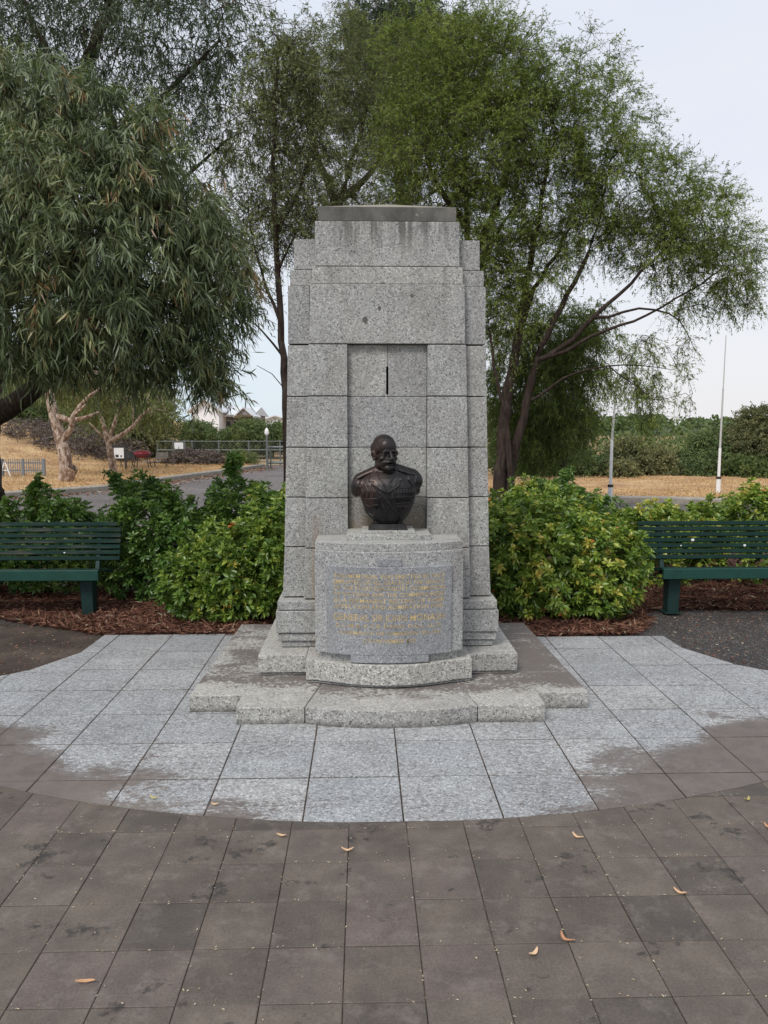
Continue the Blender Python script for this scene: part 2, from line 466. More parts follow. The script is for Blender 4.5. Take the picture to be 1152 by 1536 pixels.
def mat_bench():
    t = NT('worn dark green timber')
    p = t.pos(); rnd = t.rand()
    n = t.noise(t.mapv(p, (3.0, 30, 30)), 1.0, 5, 0.6)
    c = t.ramp(t.noise(p, 6, 3), [(0.3, (0.0035, 0.019, 0.015)), (0.7, (0.006, 0.030, 0.023))])
    wear = t.math('MULTIPLY', t.rng(t.math('ADD', n, t.math('MULTIPLY', rnd, 0.10)), 0.56, 0.70, 0, 0.6), t.rng(t.sep(p)[0], -1.4, -2.2, 0.15, 1.0))
    c = t.mix(wear, c, (0.085, 0.077, 0.066))
    return t.done(t.bsdf(c, 0.7, 0, t.bump(n, 0.25, 0.002), 0.2))

M = {}
M['granite'] = mat_granite_memorial()
M['step'] = mat_granite_memorial('rough step granite', (0.075, 0.073, 0.068), (0.335, 0.33, 0.315), (0.58, 0.57, 0.54), 125, 0.45)
M['panel'] = mat_granite_panel()
M['cap'] = mat_cap()
M['paving'] = mat_granite_paving()
M['paver'] = mat_paver()
M['joint'] = mat_dirt('sandy joint dirt', (0.022, 0.017, 0.013), (0.05, 0.035, 0.026), (0.17, 0.13, 0.09), 8, 90)
M['grime'] = mat_simple('black joint grime', (0.012, 0.011, 0.010), 0.95)
M['gold'] = mat_simple('gilded lettering', (0.45, 0.335, 0.165), 0.6, 0.05, 0.45, 30)
M['bronze'] = mat_bronze()
M['bench'] = mat_bench()
M['bench_rail'] = mat_simple('green painted rail', (0.008, 0.050, 0.037), 0.5, 0, 0.2, 7)
M['bench_metal'] = mat_simple('dark green painted steel', (0.006, 0.028, 0.025), 0.6, 0.0, 0.15, 10)
M['asphalt'] = mat_asphalt('path asphalt', 1.0)
M['road'] = mat_asphalt('pale worn road asphalt', 2.3, 0.5)
M['mulch'] = mat_dirt('mulch bed soil', (0.030, 0.013, 0.010), (0.075, 0.030, 0.022), (0.15, 0.062, 0.042), 12, 70, 0.9, 0.02)
M['ground'] = mat_dirt('dry ground', (0.16, 0.11, 0.06), (0.29, 0.20, 0.10), (0.40, 0.28, 0.14), 0.25, 4, 0.4, 0.05)
M['drygrass'] = mat_dirt('dry summer grass', (0.26, 0.15, 0.085), (0.44, 0.285, 0.15), (0.58, 0.41, 0.22), 0.9, 11, 0.8, 0.05)
M['kerb'] = mat_simple('kerb concrete', (0.30, 0.27, 0.23), 0.85, 0, 0.25, 6, 0.2)
M['white'] = mat_simple('white paint', (0.78, 0.78, 0.78), 0.5, 0, 0.05, 4)
M['whitewall'] = mat_simple('white painted wall', (0.80, 0.80, 0.82), 0.7, 0, 0.03, 2)
M['roof'] = mat_simple('pale metal roof', (0.62, 0.64, 0.66), 0.5, 0.0, 0.06, 2)
M['greywall'] = mat_simple('grey cladding', (0.24, 0.23, 0.24), 0.7, 0, 0.1, 2)
M['steel'] = mat_simple('galvanised steel', (0.15, 0.165, 0.155), 0.55, 0.3, 0.12, 3)
M['pale_steel'] = mat_simple('weathered pale pole', (0.50, 0.50, 0.49), 0.5, 0, 0.1, 3)
M['dark'] = mat_simple('dark grey steel', (0.035, 0.035, 0.038), 0.5)
M['glass'] = mat_simple('dark window glass', (0.05, 0.06, 0.07), 0.12, 0.0, 0.1, 1, 0.6)
M['red'] = mat_simple('faded red paint', (0.23, 0.02, 0.028), 0.45, 0, 0.15, 2)
M['tyre'] = mat_simple('rubber', (0.02, 0.02, 0.02), 0.8)
M['bluegrey'] = mat_simple('blue grey fence paint', (0.17, 0.19, 0.21), 0.6, 0, 0.1, 3)
M['bark_dark'] = mat_bark('dark rough bark', (0.018, 0.013, 0.010), (0.045, 0.033, 0.025), (0.09, 0.068, 0.052))
M['bark_red'] = mat_bark('red brown bark', (0.022, 0.015, 0.012), (0.048, 0.034, 0.027), (0.085, 0.066, 0.055))
M['bark_grey'] = mat_bark('grey brown bark', (0.045, 0.035, 0.028), (0.10, 0.08, 0.065), (0.17, 0.14, 0.115))
M['bark_pale'] = mat_bark('pale peeling gum bark', (0.20, 0.13, 0.09), (0.40, 0.31, 0.245), (0.56, 0.48, 0.41), (14, 14, 6), 0.85, (0.15, 0.085, 0.055))
M['twig_grey'] = mat_bark('grey dead twigs', (0.10, 0.085, 0.075), (0.17, 0.145, 0.13), (0.25, 0.22, 0.20))
M['leaf_gum'] = mat_leaf('gum leaf', [(0, (0.055, 0.077, 0.036)), (0.45, (0.115, 0.154, 0.069)), (0.85, (0.230, 0.259, 0.118)), (0.97, (0.333, 0.297, 0.123)), (1, (0.310, 0.176, 0.090))], 0.42, 0.22, 0.5)
M['leaf_gum_dark'] = mat_leaf('dark gum leaf', [(0, (0.037, 0.056, 0.030)), (0.6, (0.085, 0.118, 0.063)), (0.9, (0.154, 0.181, 0.098)), (1, (0.241, 0.114, 0.083))], 0.5, 0.3)
M['leaf_olive'] = mat_leaf('olive tree leaf', [(0, (0.081, 0.099, 0.036)), (0.5, (0.149, 0.178, 0.063)), (1, (0.241, 0.273, 0.105))], 0.6, 0.25)
M['leaf_wattle'] = mat_leaf('green feathery leaf', [(0, (0.076, 0.114, 0.024)), (0.5, (0.155, 0.209, 0.039)), (1, (0.273, 0.317, 0.072))], 0.6, 0.32)
M['leaf_dark'] = mat_leaf('deep green leaf', [(0, (0.049, 0.074, 0.023)), (0.5, (0.096, 0.134, 0.037)), (1, (0.174, 0.210, 0.064))], 0.6, 0.22)
M['leaf_shrub'] = mat_leaf('glossy shrub leaf', [(0, (0.046, 0.093, 0.017)), (0.35, (0.098, 0.176, 0.028)), (0.7, (0.212, 0.297, 0.046)), (0.9, (0.388, 0.424, 0.077)), (0.965, (0.477, 0.357, 0.077)), (1, (0.458, 0.149, 0.044))], 0.34, 0.22, 0.5)
M['leaf_shrub_dark'] = mat_leaf('darker glossy shrub leaf', [(0, (0.039, 0.089, 0.020)), (0.4, (0.081, 0.163, 0.031)), (0.85, (0.164, 0.256, 0.046)), (1, (0.289, 0.358, 0.069))], 0.36, 0.2, 0.5)
M['leaf_hedge'] = mat_leaf('far green leaf', [(0, (0.061, 0.091, 0.036)), (0.5, (0.108, 0.153, 0.054)), (1, (0.203, 0.227, 0.084))], 0.7, 0.25)
M['leaf_scrub'] = mat_leaf('far khaki scrub leaf', [(0, (0.092, 0.098, 0.047)), (0.5, (0.154, 0.164, 0.072)), (1, (0.277, 0.260, 0.117))], 0.7, 0.25)
M['leaf_dead'] = mat_leaf('grey brown dry scrub', [(0, (0.08, 0.06, 0.05)), (0.5, (0.14, 0.11, 0.095)), (1, (0.22, 0.18, 0.15))], 0.8, 0.1)
M['litter'] = mat_leaf('bark and leaf litter', [(0, (0.044, 0.020, 0.013)), (0.4, (0.123, 0.054, 0.037)), (0.75, (0.239, 0.118, 0.079)), (0.93, (0.317, 0.213, 0.135)), (1, (0.422, 0.385, 0.271))], 0.8, 0.1, 0.2)
M['straw'] = mat_leaf('dry grass blade', [(0, (0.34, 0.19, 0.10)), (0.5, (0.54, 0.35, 0.18)), (1, (0.70, 0.52, 0.30))], 0.8, 0.2, 0.2)
M['seed'] = mat_leaf('cream seed husk', [(0, (0.38, 0.28, 0.16)), (1, (0.72, 0.62, 0.46))], 0.7, 0.1, 0.2)
M['fallen'] = mat_leaf('curled dry gum leaf', [(0, (0.42, 0.20, 0.11)), (0.5, (0.62, 0.36, 0.20)), (1, (0.70, 0.50, 0.32))], 0.6, 0.15, 0.3)
M['fallen_green'] = mat_leaf('curled yellow green leaf', [(0, (0.42, 0.36, 0.13)), (1, (0.52, 0.46, 0.20))], 0.6, 0.15, 0.3)

# ------------------------------------------------------------------ ground sheets
def sheet(name, poly, z, mat, kind='structure'):
    bm = bmesh.new()
    f = bm.faces.new([bm.verts.new((p[0], p[1], z)) for p in poly])
    if f.normal.z < 0 or True:
        f.normal_update()
        if f.normal.z < 0: f.normal_flip()
    o = from_bm(name, bm, mat)
    return tag(o, kind=kind)
def grid_sheet(name, fn, nu, nv, mat):
    """fn(u,v) arrays in 0..1 -> x,y,z"""
    u, v = np.meshgrid(np.linspace(0, 1, nu), np.linspace(0, 1, nv))
    x, y, z = fn(u.ravel(), v.ravel())
    V = np.stack([x, y, z], 1)
    i = np.arange(nu * nv).reshape(nv, nu)
    q = np.stack([i[:-1, :-1].ravel(), i[:-1, 1:].ravel(), i[1:, 1:].ravel(), i[1:, :-1].ravel()], 1)
    me = quads_mesh(name, V, q, smooth=True)
    return tag(link(name, me, mat), kind='structure')
def wob(x, y, f=1.0):
    return (np.sin(x * 1.3 * f + 0.7) * np.cos(y * 1.1 * f + 1.3) + 0.5 * np.sin(x * 3.1 * f + y * 2.3 * f) + 0.25 * np.sin(x * 7.3 * f - y * 5.9 * f))

tag(sheet('ground', [(-900, -60), (900, -60), (900, 1500), (-900, 1500)], -0.12, M['ground']), kind='structure')
sheet('path', [(-9, -4), (9, -4), (9, 11.4), (-9, 11.4)], -0.018, M['asphalt'])
sheet('road', [(-34, 11.2), (34, 11.2), (34, 19.0), (-2.5, 21.5), (-2.6, 38.5), (-34, 38.5)], -0.035, M['road'])
sheet('bare_earth', [(-9, 4.3), (-3.2, 4.5), (-2.2, 5.2), (-2.2, 6.5), (-9, 8.0)], -0.0135, mat_dirt('trodden dark earth', (0.036, 0.027, 0.022), (0.062, 0.047, 0.038), (0.11, 0.085, 0.068), 2.5, 110, 0.7, 0.006))
def seg_lookup(pts, u):
    P = np.array(pts); d = np.r_[0, np.cumsum(np.hypot(*np.diff(P, axis=0).T))]; d /= d[-1]
    return np.interp(u, d, P[:, 0]), np.interp(u, d, P[:, 1])
KL = [(-30, 9.5), (-16, 15.6), (-12, 17.9), (-9.48, 19.85), (-8.5, 20.97), (-7.48, 22.5), (-6.9, 26.4), (-5.85, 30.9), (-4.9, 36.2)]
KR = [(-2.4, 20.3), (1.5, 19.4), (5.24, 18.35), (7.04, 17.94), (9.1, 17.25), (14, 15.6), (30, 11.5)]
def bank_h(x, y):
    a = np.clip((-x - 9.5) / 13, 0, 1); b = np.clip((y - 22) / 22, 0, 1)
    a = a * a * (3 - 2 * a); b = b * b * (3 - 2 * b)
    c = np.clip((-x - 12) / 9, 0, 1) * np.clip((y - 18) / 10, 0, 1)
    return 0.09 + 2.3 * a * b + 0.35 * c + 0.025 * wob(x, y, 0.8)
def fl(u, v):
    x, y = seg_lookup(KL, u)
    x2 = x - (2 + 40 * (1 - u)) * v ** 1.3 - 6 * v; y2 = y + (90 - y) * v ** 1.5
    x2 = np.where(v > 0, x2, x)
    return x2, y2, bank_h(x2, y2)
grid_sheet('dry_bank', fl, 90, 60, M['drygrass'])
def fr(u, v):
    x, y = seg_lookup(KR, u)
    x2 = x + (x + 2) * 1.5 * v; y2 = y + (95 - y) * v ** 1.5
    return x2, y2, 0.08 + 0.03 * wob(x2, y2, 0.7) - 0.3 * np.clip((y2 - 26) / 20, 0, 1)
grid_sheet('dry_verge', fr, 90, 50, M['drygrass'])
def kerb_run(name, pts, side):
    bm = bmesh.new()
    u = np.linspace(0, 1, 60); x, y = seg_lookup(pts, u)
    prev = None
    for i in range(60):
        j = min(i + 1, 59); k = max(i - 1, 0)
        d = Vector((x[j] - x[k], y[j] - y[k], 0)).normalized(); n = Vector((-d.y, d.x, 0)) * side
        p = Vector((x[i], y[i], 0)) - n * 0.12
        ring = [bm.verts.new(p + Vector((0, 0, -0.1))), bm.verts.new(p + Vector((0, 0, 0.09))), bm.verts.new(p + n * 0.03 + Vector((0, 0, 0.12))), bm.verts.new(p + n * 0.2 + Vector((0, 0, 0.13))), bm.verts.new(p + n * 0.2 + Vector((0, 0, -0.1)))]
        if prev:
            for a in range(4): bm.faces.new((prev[a], prev[a + 1], ring[a + 1], ring[a]))
        prev = ring
    bmesh.ops.recalc_face_normals(bm, faces=bm.faces[:])
    tag(from_bm(name, bm, M['kerb']), kind='structure')
kerb_run('kerb', KL, 1)
kerb_run('kerb', KR, 1)

# mulch beds (uneven)
def bed(name, poly_fn, nu, nv):
    return grid_sheet(name, poly_fn, nu, nv, M['mulch'])
def mulch_h(x, y): return 0.008 + 0.012 * (wob(x, y, 4) * 0.5 + 0.5) + 0.006 * wob(x + 3, y, 11)
def bl(u, v):
    x = -9 + u * (9 - 0.95)
    y0 = np.interp(x, [-9, -4, -3.4, -2.43, -1.2, -0.9], [7.6, 7.15, 6.9, 6.38, 6.335, 6.33])
    y = y0 + (11.4 - y0) * v
    return x, y, mulch_h(x, y) - 0.03 * (v < 0.001)
bed('mulch_bed', bl, 160, 90)
def br(u, v):
    x = 0.95 + u * 8
    y0 = np.interp(x, [0.95, 2.1, 2.3, 2.5, 3.0, 3.5, 5, 9], [6.22, 6.24, 6.45, 7.10, 7.16, 7.1, 7.2, 7.5])
    y = y0 + (11.4 - y0) * v
    return x, y, mulch_h(x, y) - 0.03 * (v < 0.001)
bed('mulch_bed', br, 160, 90)
def bc(u, v):
    x = -0.97 + u * 1.94; y = 6.27 + v * 5.1
    return x, y, mulch_h(x, y)
bed('mulch_bed', bc, 40, 60)

# ------------------------------------------------------------------ paving slabs, each one a stone of its own
def clip_convex(poly, inside, cut):
    out = []
    n = len(poly)
    for i in range(n):
        a, b = poly[i], poly[(i + 1) % n]
        ia, ib = inside(a), inside(b)
        if ia: out.append(a)
        if ia != ib: out.append(cut(a, b))
    return out
CIR = (0.0, 8.06, 4.88)
def clip_circle(poly, keep_inside, rad):
    def d(p): return math.hypot(p[0] - CIR[0], p[1] - CIR[1]) - rad
    def ins(p): return (d(p) <= 0) == keep_inside
    # refine edges first so that the arc is followed
    fine = []
    n = len(poly)
    for i in range(n):
        a, b = poly[i], poly[(i + 1) % n]
        for k in range(6): fine.append((a[0] + (b[0] - a[0]) * k / 6, a[1] + (b[1] - a[1]) * k / 6))
    def cut(a, b):
        lo, hi = 0.0, 1.0; da = d(a)
        for _ in range(24):
            m = (lo + hi) / 2; p = (a[0] + (b[0] - a[0]) * m, a[1] + (b[1] - a[1]) * m)
            if (d(p) > 0) == (da > 0): lo = m
            else: hi = m
        return p
    out = clip_convex(fine, ins, cut)
    if not out: return []
    # drop collinear points
    res = []
    n = len(out)
    for i in range(n):
        a, b, c = out[i - 1], out[i], out[(i + 1) % n]
        if abs((b[0] - a[0]) * (c[1] - a[1]) - (b[1] - a[1]) * (c[0] - a[0])) > 1e-7: res.append(b)
    # subdivide the arc edge
    out2 = []
    n = len(res)
    for i in range(n):
        a, b = res[i], res[(i + 1) % n]
        out2.append(a)
        if abs(d(a)) < 1e-4 and abs(d(b)) < 1e-4 and math.dist(a, b) > 0.1:
            for k in (1, 2, 3):
                m = (a[0] + (b[0] - a[0]) * k / 4 - CIR[0], a[1] + (b[1] - a[1]) * k / 4 - CIR[1]); r = rad / math.hypot(*m)
                out2.append((CIR[0] + m[0] * r, CIR[1] + m[1] * r))
    return out2
def area(p): return 0.5 * sum(p[i - 1][0] * p[i][1] - p[i][0] * p[i - 1][1] for i in range(len(p)))
def slab_obj(name, poly, z, mat, parent, th=0.02, ch=0.0022):
    if len(poly) < 3: return
    A = area(poly)
    if A < 0: poly = poly[::-1]; A = -A
    if A < 0.0008: return
    cx = sum(p[0] for p in poly) / len(poly); cy = sum(p[1] for p in poly) / len(poly)
    r = math.sqrt(A) / 2; k = 1 - ch / r
    tx, ty = random.uniform(-1, 1) * 0.0012, random.uniform(-1, 1) * 0.0012
    n = len(poly)
    V = [(p[0] - cx, p[1] - cy, -th) for p in poly] + [(p[0] - cx, p[1] - cy, -ch) for p in poly] + [((p[0] - cx) * k, (p[1] - cy) * k, 0) for p in poly]
    V = [(a, b, c + (a * tx + b * ty) * 2) for a, b, c in V]
    F = [tuple(range(2 * n, 3 * n))]
    for i in range(n):
        j = (i + 1) % n
        F.append((i, j, n + j, n + i)); F.append((n + i, n + j, 2 * n + j, 2 * n + i))
    me = bpy.data.meshes.new(name); me.from_pydata(V, [], F); me.update()
    return link(name, me, mat, parent, (cx, cy, z + random.uniform(-0.0012, 0.0012)))

granite_bed = sheet('granite_paving', [(-3.4, 2.95), (3.4, 2.95), (3.4, 4.6), (2.72, 5.18), (2.57, 5.32), (2.44, 5.46), (2.31, 5.75), (2.30, 6.14), (1.3, 6.15), (1.3, 6.30), (-2.29, 6.30), (-2.31, 5.75), (-2.44, 5.46), (-2.57, 5.32), (-2.72, 5.18), (-3.4, 4.6)], -0.0042, M['joint'])
gx = [0.012 + 0.4425 * k for k in range(-8, 9)]
gy = [3.184 + 0.4385 * k for k in range(0, 7)] + [6.15]
gy[0] = 3.184
RG = [(1.16, 6.1535)]
def cut_side(poly, sgn):
    """the paving's outer rear corner is cut by the curving path edge"""
    def lim(y): return float(np.interp(y, [4.6, 5.2, 5.32, 5.46, 5.75, 6.4], [3.6, 2.74, 2.60, 2.47, 2.34, 2.32]))
    fine = []
    n = len(poly)
    for i in range(n):
        a, b = poly[i], poly[(i + 1) % n]
        for k in range(8): fine.append((a[0] + (b[0] - a[0]) * k / 8, a[1] + (b[1] - a[1]) * k / 8))
    if all(abs(p[0]) <= lim(p[1]) for p in fine): return poly
    out = []
    fs = [(p, abs(p[0]) - lim(p[1])) for p in fine]
    m = len(fs)
    for i in range(m):
        (a, da), (b, db) = fs[i], fs[(i + 1) % m]
        if da <= 0: out.append(a)
        if (da <= 0) != (db <= 0):
            s = da / (da - db); out.append((a[0] + (b[0] - a[0]) * s, a[1] + (b[1] - a[1]) * s))
    return out
hg = 0.0034
rows = [(2.745, gy[0])] + [(gy[i], gy[i + 1]) for i in range(len(gy) - 1)]
xs_rows = gx
for (ya, yb) in rows:
    for i in range(len(gx) - 1):
        xa, xb = gx[i], gx[i + 1]
        if xb < -4.0 or xa > 4.0: continue
        # hidden below the memorial's platform
        if ya > 4.6 and yb < 6.2 and xa > -1.1 and xb < 1.1: continue
        yb2 = yb if yb < 6.1 else (6.325 - 0.02 * 0 if xb < 0 else 6.17)
        vg = 0.0045 + 0.0011 * max(0.0, ya - 3.2)
        p = [(xa + hg, ya + vg), (xb - hg, ya + vg), (xb - hg, yb2 - vg), (xa + hg, yb2 - vg)]
        p = clip_circle(p, True, CIR[2] - 0.002)
        if p: p = cut_side(p, 1)
        if p: slab_obj('paving_slab', p, 0.0, M['paving'], granite_bed)
paver_bed = sheet('brown_paving', [(-4.4, 0.9), (4.4, 0.9), (4.4, 4.72), (3.0, 4.25), (2.0, 3.62), (1.0, 3.30), (0, 3.2), (-1, 3.30), (-2.0, 3.62), (-3.0, 4.25), (-4.4, 4.72)], -0.0052, M['joint'])
px0, pw = -0.226, 0.2485
hp = 0.0014
cnt = 0
for r in range(-5, 11):
    ya = 2.123 + r * 0.2505; yb = ya + 0.2505
    for c in range(-15, 17):
        xa = px0 + c * pw; xb = xa + pw
        xm = (xa + xb) / 2
        # only what the picture can show (with a margin)
        if abs(xm - CAM_X) > 0.55 * yb + 0.45 or yb < 1.6: continue
        p = [(xa + hp, ya + hp), (xb - hp, ya + hp), (xb - hp, yb - hp), (xa + hp, yb - hp)]
        p = clip_circle(p, False, CIR[2] + 0.003)
        if p and slab_obj('paver', p, 0.0, M['paver'], paver_bed): cnt += 1
print('pavers', cnt)

# ------------------------------------------------------------------ the memorial
mem = empty('stone_memorial', (0, 5.4, 0))
tag(mem, 'tall stepped grey granite memorial with bowed inscribed plinth and dark cap on low steps', 'memorial')
def mem_obj(name, bm, mat=None, smooth=False):
    # bring the origin to the stone's centre
    co = np.array([v.co[:] for v in bm.verts]); c = (co.min(0) + co.max(0)) / 2
    bmesh.ops.translate(bm, verts=bm.verts[:], vec=(-c[0], -c[1], -c[2]))
    return from_bm(name, bm, mat or M['granite'], mem, (c[0], c[1] - 5.4, c[2]), smooth)
def stone(name, bot, z0, z1, top=None, bevel=0.005, mat=None, gap=0.0034, axis='z'):
    if name == 'step_stone': mat = M['step']
    bm = bmesh.new()
    bm_prism(bm, bot, top or bot, z0 + gap, z1 - gap, bevel, axis, 2)
    return mem_obj(name, bm, mat)

def bow(x, half, ye, ym, flat=0.0):
    h = half - flat
    a = np.clip(abs(x) / h, 0, 1)
    return ye + (ym - ye) * (1 - a * a) ** (1.25 if flat > 0 else 1.0)
# lowest step, T shaped with a bowed middle
zt = 0.105
xs = np.linspace(-0.502, 0.502, 25)
front = [(x, bow(x, 0.505, 4.312, 4.232)) for x in xs]
stone('step_stone', front + [(0.415, 4.80), (-0.415, 4.80)], -0.02, zt, bevel=0.006)
for s in (-1, 1):
    p = [(s * 0.507, 4.312), (s * 0.902, 4.312), (s * 0.902, 4.522), (s * 1.217, 4.522), (s * 1.207, 4.925), (s * 0.44, 4.925), (s * 0.42, 4.80)]
    stone('step_stone', p if s > 0 else p[::-1], -0.02, zt, bevel=0.006)
    p = [(s * 0.44, 4.929), (s * 1.207, 4.929), (s * 1.182, 5.895), (s * 0.44, 5.895)]
    stone('step_stone', p if s > 0 else p[::-1], -0.02, zt, bevel=0.008)
    p = [(s * 0.01, 5.899), (s * 1.182, 5.899), (s * 1.173, 6.235), (s * 0.01, 6.235)]
    stone('step_stone', p if s > 0 else p[::-1], -0.02, zt, bevel=0.008)
stone('core_stone', rect(-0.437, 0.437, 4.806, 5.893), -0.02, 0.100)
# second step
for s in (-1, 1):
    stone('footing_stone', rect(*sorted((s * 0.545, s * 0.838)), 4.897, 5.86), zt - 0.002, 0.120, bevel=0.002, mat=M['granite'])
    stone('step_stone', rect(*sorted((s * 0.532, s * 0.850)), 4.884, 5.87), 0.120, 0.244, bevel=0.007)
xs = np.linspace(-0.518, 0.518, 27)
fr_ = [(x, bow(x, 0.527, 4.732, 4.612, 0.04)) for x in xs]
stone('footing_stone', [(x, y + 0.012) for x, y in fr_] + [(0.515, 5.02), (-0.515, 5.02)], zt - 0.002, 0.120, bevel=0.002)
xs = np.linspace(-0.528, 0.528, 29)
fr_ = [(x, bow(x, 0.528, 4.730, 4.600, 0.04)) for x in xs]
stone('step_stone', fr_ + [(0.528, 5.03), (-0.528, 5.03)], 0.120, 0.258, bevel=0.008)
# base course with recessed foot
stone('footing_stone', rect(-0.714, 0.714, 5.06, 5.83), 0.243, 0.288, bevel=0.002)
stone('base_stone', rect(-0.735, 0.735, 5.045, 5.85), 0.287, 0.345, bevel=0.004)
for s in (-1, 1):
    stone('base_stone', rect(*sorted((s * 0.003, s * 0.747)), 5.030, 5.86), 0.345, 0.500, bevel=0.006)
    stone('base_stone', rect(*sorted((s * 0.003, s * 0.737)), 5.042, 5.85), 0.498, 0.566, bevel=0.008)
# shaft
ZC = [0.568, 0.913, 1.250, 1.585, 1.922, 2.259]
def lerp(a, b, t): return a + (b - a) * t
def hwi(z): return float(np.interp(z, [0.568, 0.913, 2.259, 2.645], [0.562, 0.552, 0.516, 0.506]))
def hww(z): return float(np.interp(z, [0.568, 0.913, 2.259, 2.645], [0.711, 0.695, 0.656, 0.651]))
def yi(z): return float(np.interp(z, [0.568, 3.1], [5.082, 5.110]))
def yw(z): return float(np.interp(z, [0.568, 3.1], [5.150, 5.172]))
YB = 5.90
NH = 0.2635
def course_block(name, f, z0, z1, **k):
    stone(name, f(z0), z0, z1, top=f(z1), **k)
for i in range(5):
    z0, z1 = ZC[i], ZC[i + 1]
    for s in (-1, 1):
        def fi(z, s=s, i=i):
            xin = NH if i >= 1 else 0.0015
            p = [(s * xin, yi(z)), (s * hwi(z), yi(z)), (s * hwi(z), 5.45), (s * xin, 5.45)]
            return p if s > 0 else p[::-1]
        course_block('shaft_stone', fi, z0, z1, bevel=0.004)
        def fw(z, s=s):
            p = [(s * (hwi(z) - 0.06), yw(z)), (s * hww(z), yw(z)), (s * hww(z), YB - 0.06), (s * (hwi(z) - 0.06), YB - 0.06)]
            p = [(s * 0.002, 5.456), (s * (hwi(z) + 0.0015), 5.456), (s * (hwi(z) + 0.0015), yw(z)), (s * hww(z), yw(z)), (s * hww(z), YB - 0.06), (s * 0.002, YB - 0.06)]
            return p if s > 0 else p[::-1]
        course_block('wing_stone', fw, z0, z1, bevel=0.004)
# niche wall
for i in (1, 2, 3):
    z0, z1 = ZC[i], ZC[i + 1]
    stone('niche_stone', [(-NH + 0.002, z0 + 0.002), (NH - 0.002, z0 + 0.002), (NH - 0.002, z1 - 0.002), (-NH + 0.002, z1 - 0.002)], 5.145, 5.44, bevel=0.003, axis='y', gap=0)
for s in (-1, 1):
    z0, z1 = ZC[4] + 0.002, ZC[5] - 0.002
    p = [(s * 0.0015, z0), (s * (NH - 0.002), z0), (s * (NH - 0.002), z1), (s * 0.0015, z1), (s * 0.0015, 2.117), (s * 0.0075, 2.117), (s * 0.0075, 1.935), (s * 0.0015, 1.935)]
    stone('niche_stone', p if s > 0 else p[::-1], 5.145, 5.44, bevel=0.0008, axis='y', gap=0)
# lintel course and its recessed top band
def sq(hw, y0, y1): return [(-hw, y0), (hw, y0), (hw, y1), (-hw, y1)]
stone('lintel_stone', sq(0.510, yi(2.3), 5.45), 2.259, 2.646, top=sq(0.504, yi(2.64), 5.45), bevel=0.005)
stone('lintel_stone', sq(0.493, yi(2.64) + 0.010, 5.45), 2.6455, 2.754, top=sq(0.491, yi(2.7) + 0.010, 5.45), bevel=0.005, gap=0)
for s in (-1, 1):
    def u_(h0, hi, y0, s=s):
        p = [(s * 0.002, 5.456), (s * hi, 5.456), (s * hi, y0), (s * h0, y0), (s * h0, YB - 0.07), (s * 0.002, YB - 0.07)]
        return p if s > 0 else p[::-1]
    stone('wing_stone', u_(0.655, 0.512, 5.168), 2.263, 2.643, top=u_(0.651, 0.512, 5.170), bevel=0.004)
    stone('wing_stone', u_(0.638, 0.496, 5.180), 2.6425, 2.744, bevel=0.004, gap=0)
    stone('wing_stone', u_(0.614, 0.472, 5.195), 2.747, 2.945, top=u_(0.611, 0.472, 5.195), bevel=0.005)
stone('crown_stone', sq(0.471, yi(2.8) + 0.022, 5.452), 2.757, 3.046, top=sq(0.468, yi(3) + 0.022, 5.452), bevel=0.005)
stone('crown_stone', sq(0.465, 5.458, 5.82), 2.947, 3.046, bevel=0.005)
# cap, a shallow hipped lid
bm = bmesh.new()
bm_prism(bm, sq(0.448, 5.145, 5.80), sq(0.448, 5.145, 5.80), 3.047, 3.138, 0.004, segs=2)
cap = mem_obj('cap_stone', bm, M['cap'])
bm = bmesh.new()
b = [bm.verts.new((x, y, 3.1375)) for x, y in sq(0.442, 5.151, 5.794)]
r1 = bm.verts.new((-0.02, 5.47, 3.243)); r2 = bm.verts.new((0.02, 5.47, 3.243))
bm.faces.new((b[0], b[1], r2, r1)); bm.faces.new((b[1], b[2], r2)); bm.faces.new((b[2], b[3], r1, r2)); bm.faces.new((b[3], b[0], r1)); bm.faces.new(b[::-1])
mem_obj('cap_lid', bm, M['cap'])

# the bowed inscribed plinth
PH = 0.467
def parc(x): return 4.742 - 0.110 * (1 - (x / PH) ** 2)
def arc_slab(bm, x0, x1, z0, z1, off, yb, n=24, bevel=0.004):
    xs = np.linspace(x0, x1, n + 1)
    p = [(x, parc(x) - off) for x in xs] + [(x1, yb), (x0, yb)]
    bm_prism(bm, p, p, z0, z1, bevel, 'z', 2)
bm = bmesh.new(); arc_slab(bm, -PH, PH, 0.306, 0.957, 0.0, 5.068, bevel=0.007); mem_obj('plinth_stone', bm)
bm = bmesh.new(); arc_slab(bm, -PH + 0.004, PH - 0.004, 0.956, 1.008, -0.012, 5.0675, bevel=0.006); mem_obj('plinth_top_band', bm)
bm = bmesh.new(); arc_slab(bm, -PH + 0.03, PH - 0.03, 0.255, 0.3065, -0.03, 5.05, bevel=0.002); mem_obj('plinth_foot', bm)
bm = bmesh.new()
arc_slab(bm, -0.392, 0.392, 0.3075, 0.868, 0.015, 5.0, bevel=0.007)
mem_obj('inscription_panel', bm, M['panel'])
bm = bmesh.new(); arc_slab(bm, -0.072, 0.072, 0.8675, 0.917, 0.0152, 5.0, 8, 0.005); mem_obj('panel_tab', bm, M['panel'])
bm = bmesh.new(); arc_slab(bm, -0.243, 0.243, 0.262, 0.308, 0.0152, 5.0, 14, 0.003); mem_obj('panel_foot', bm, M['panel'])

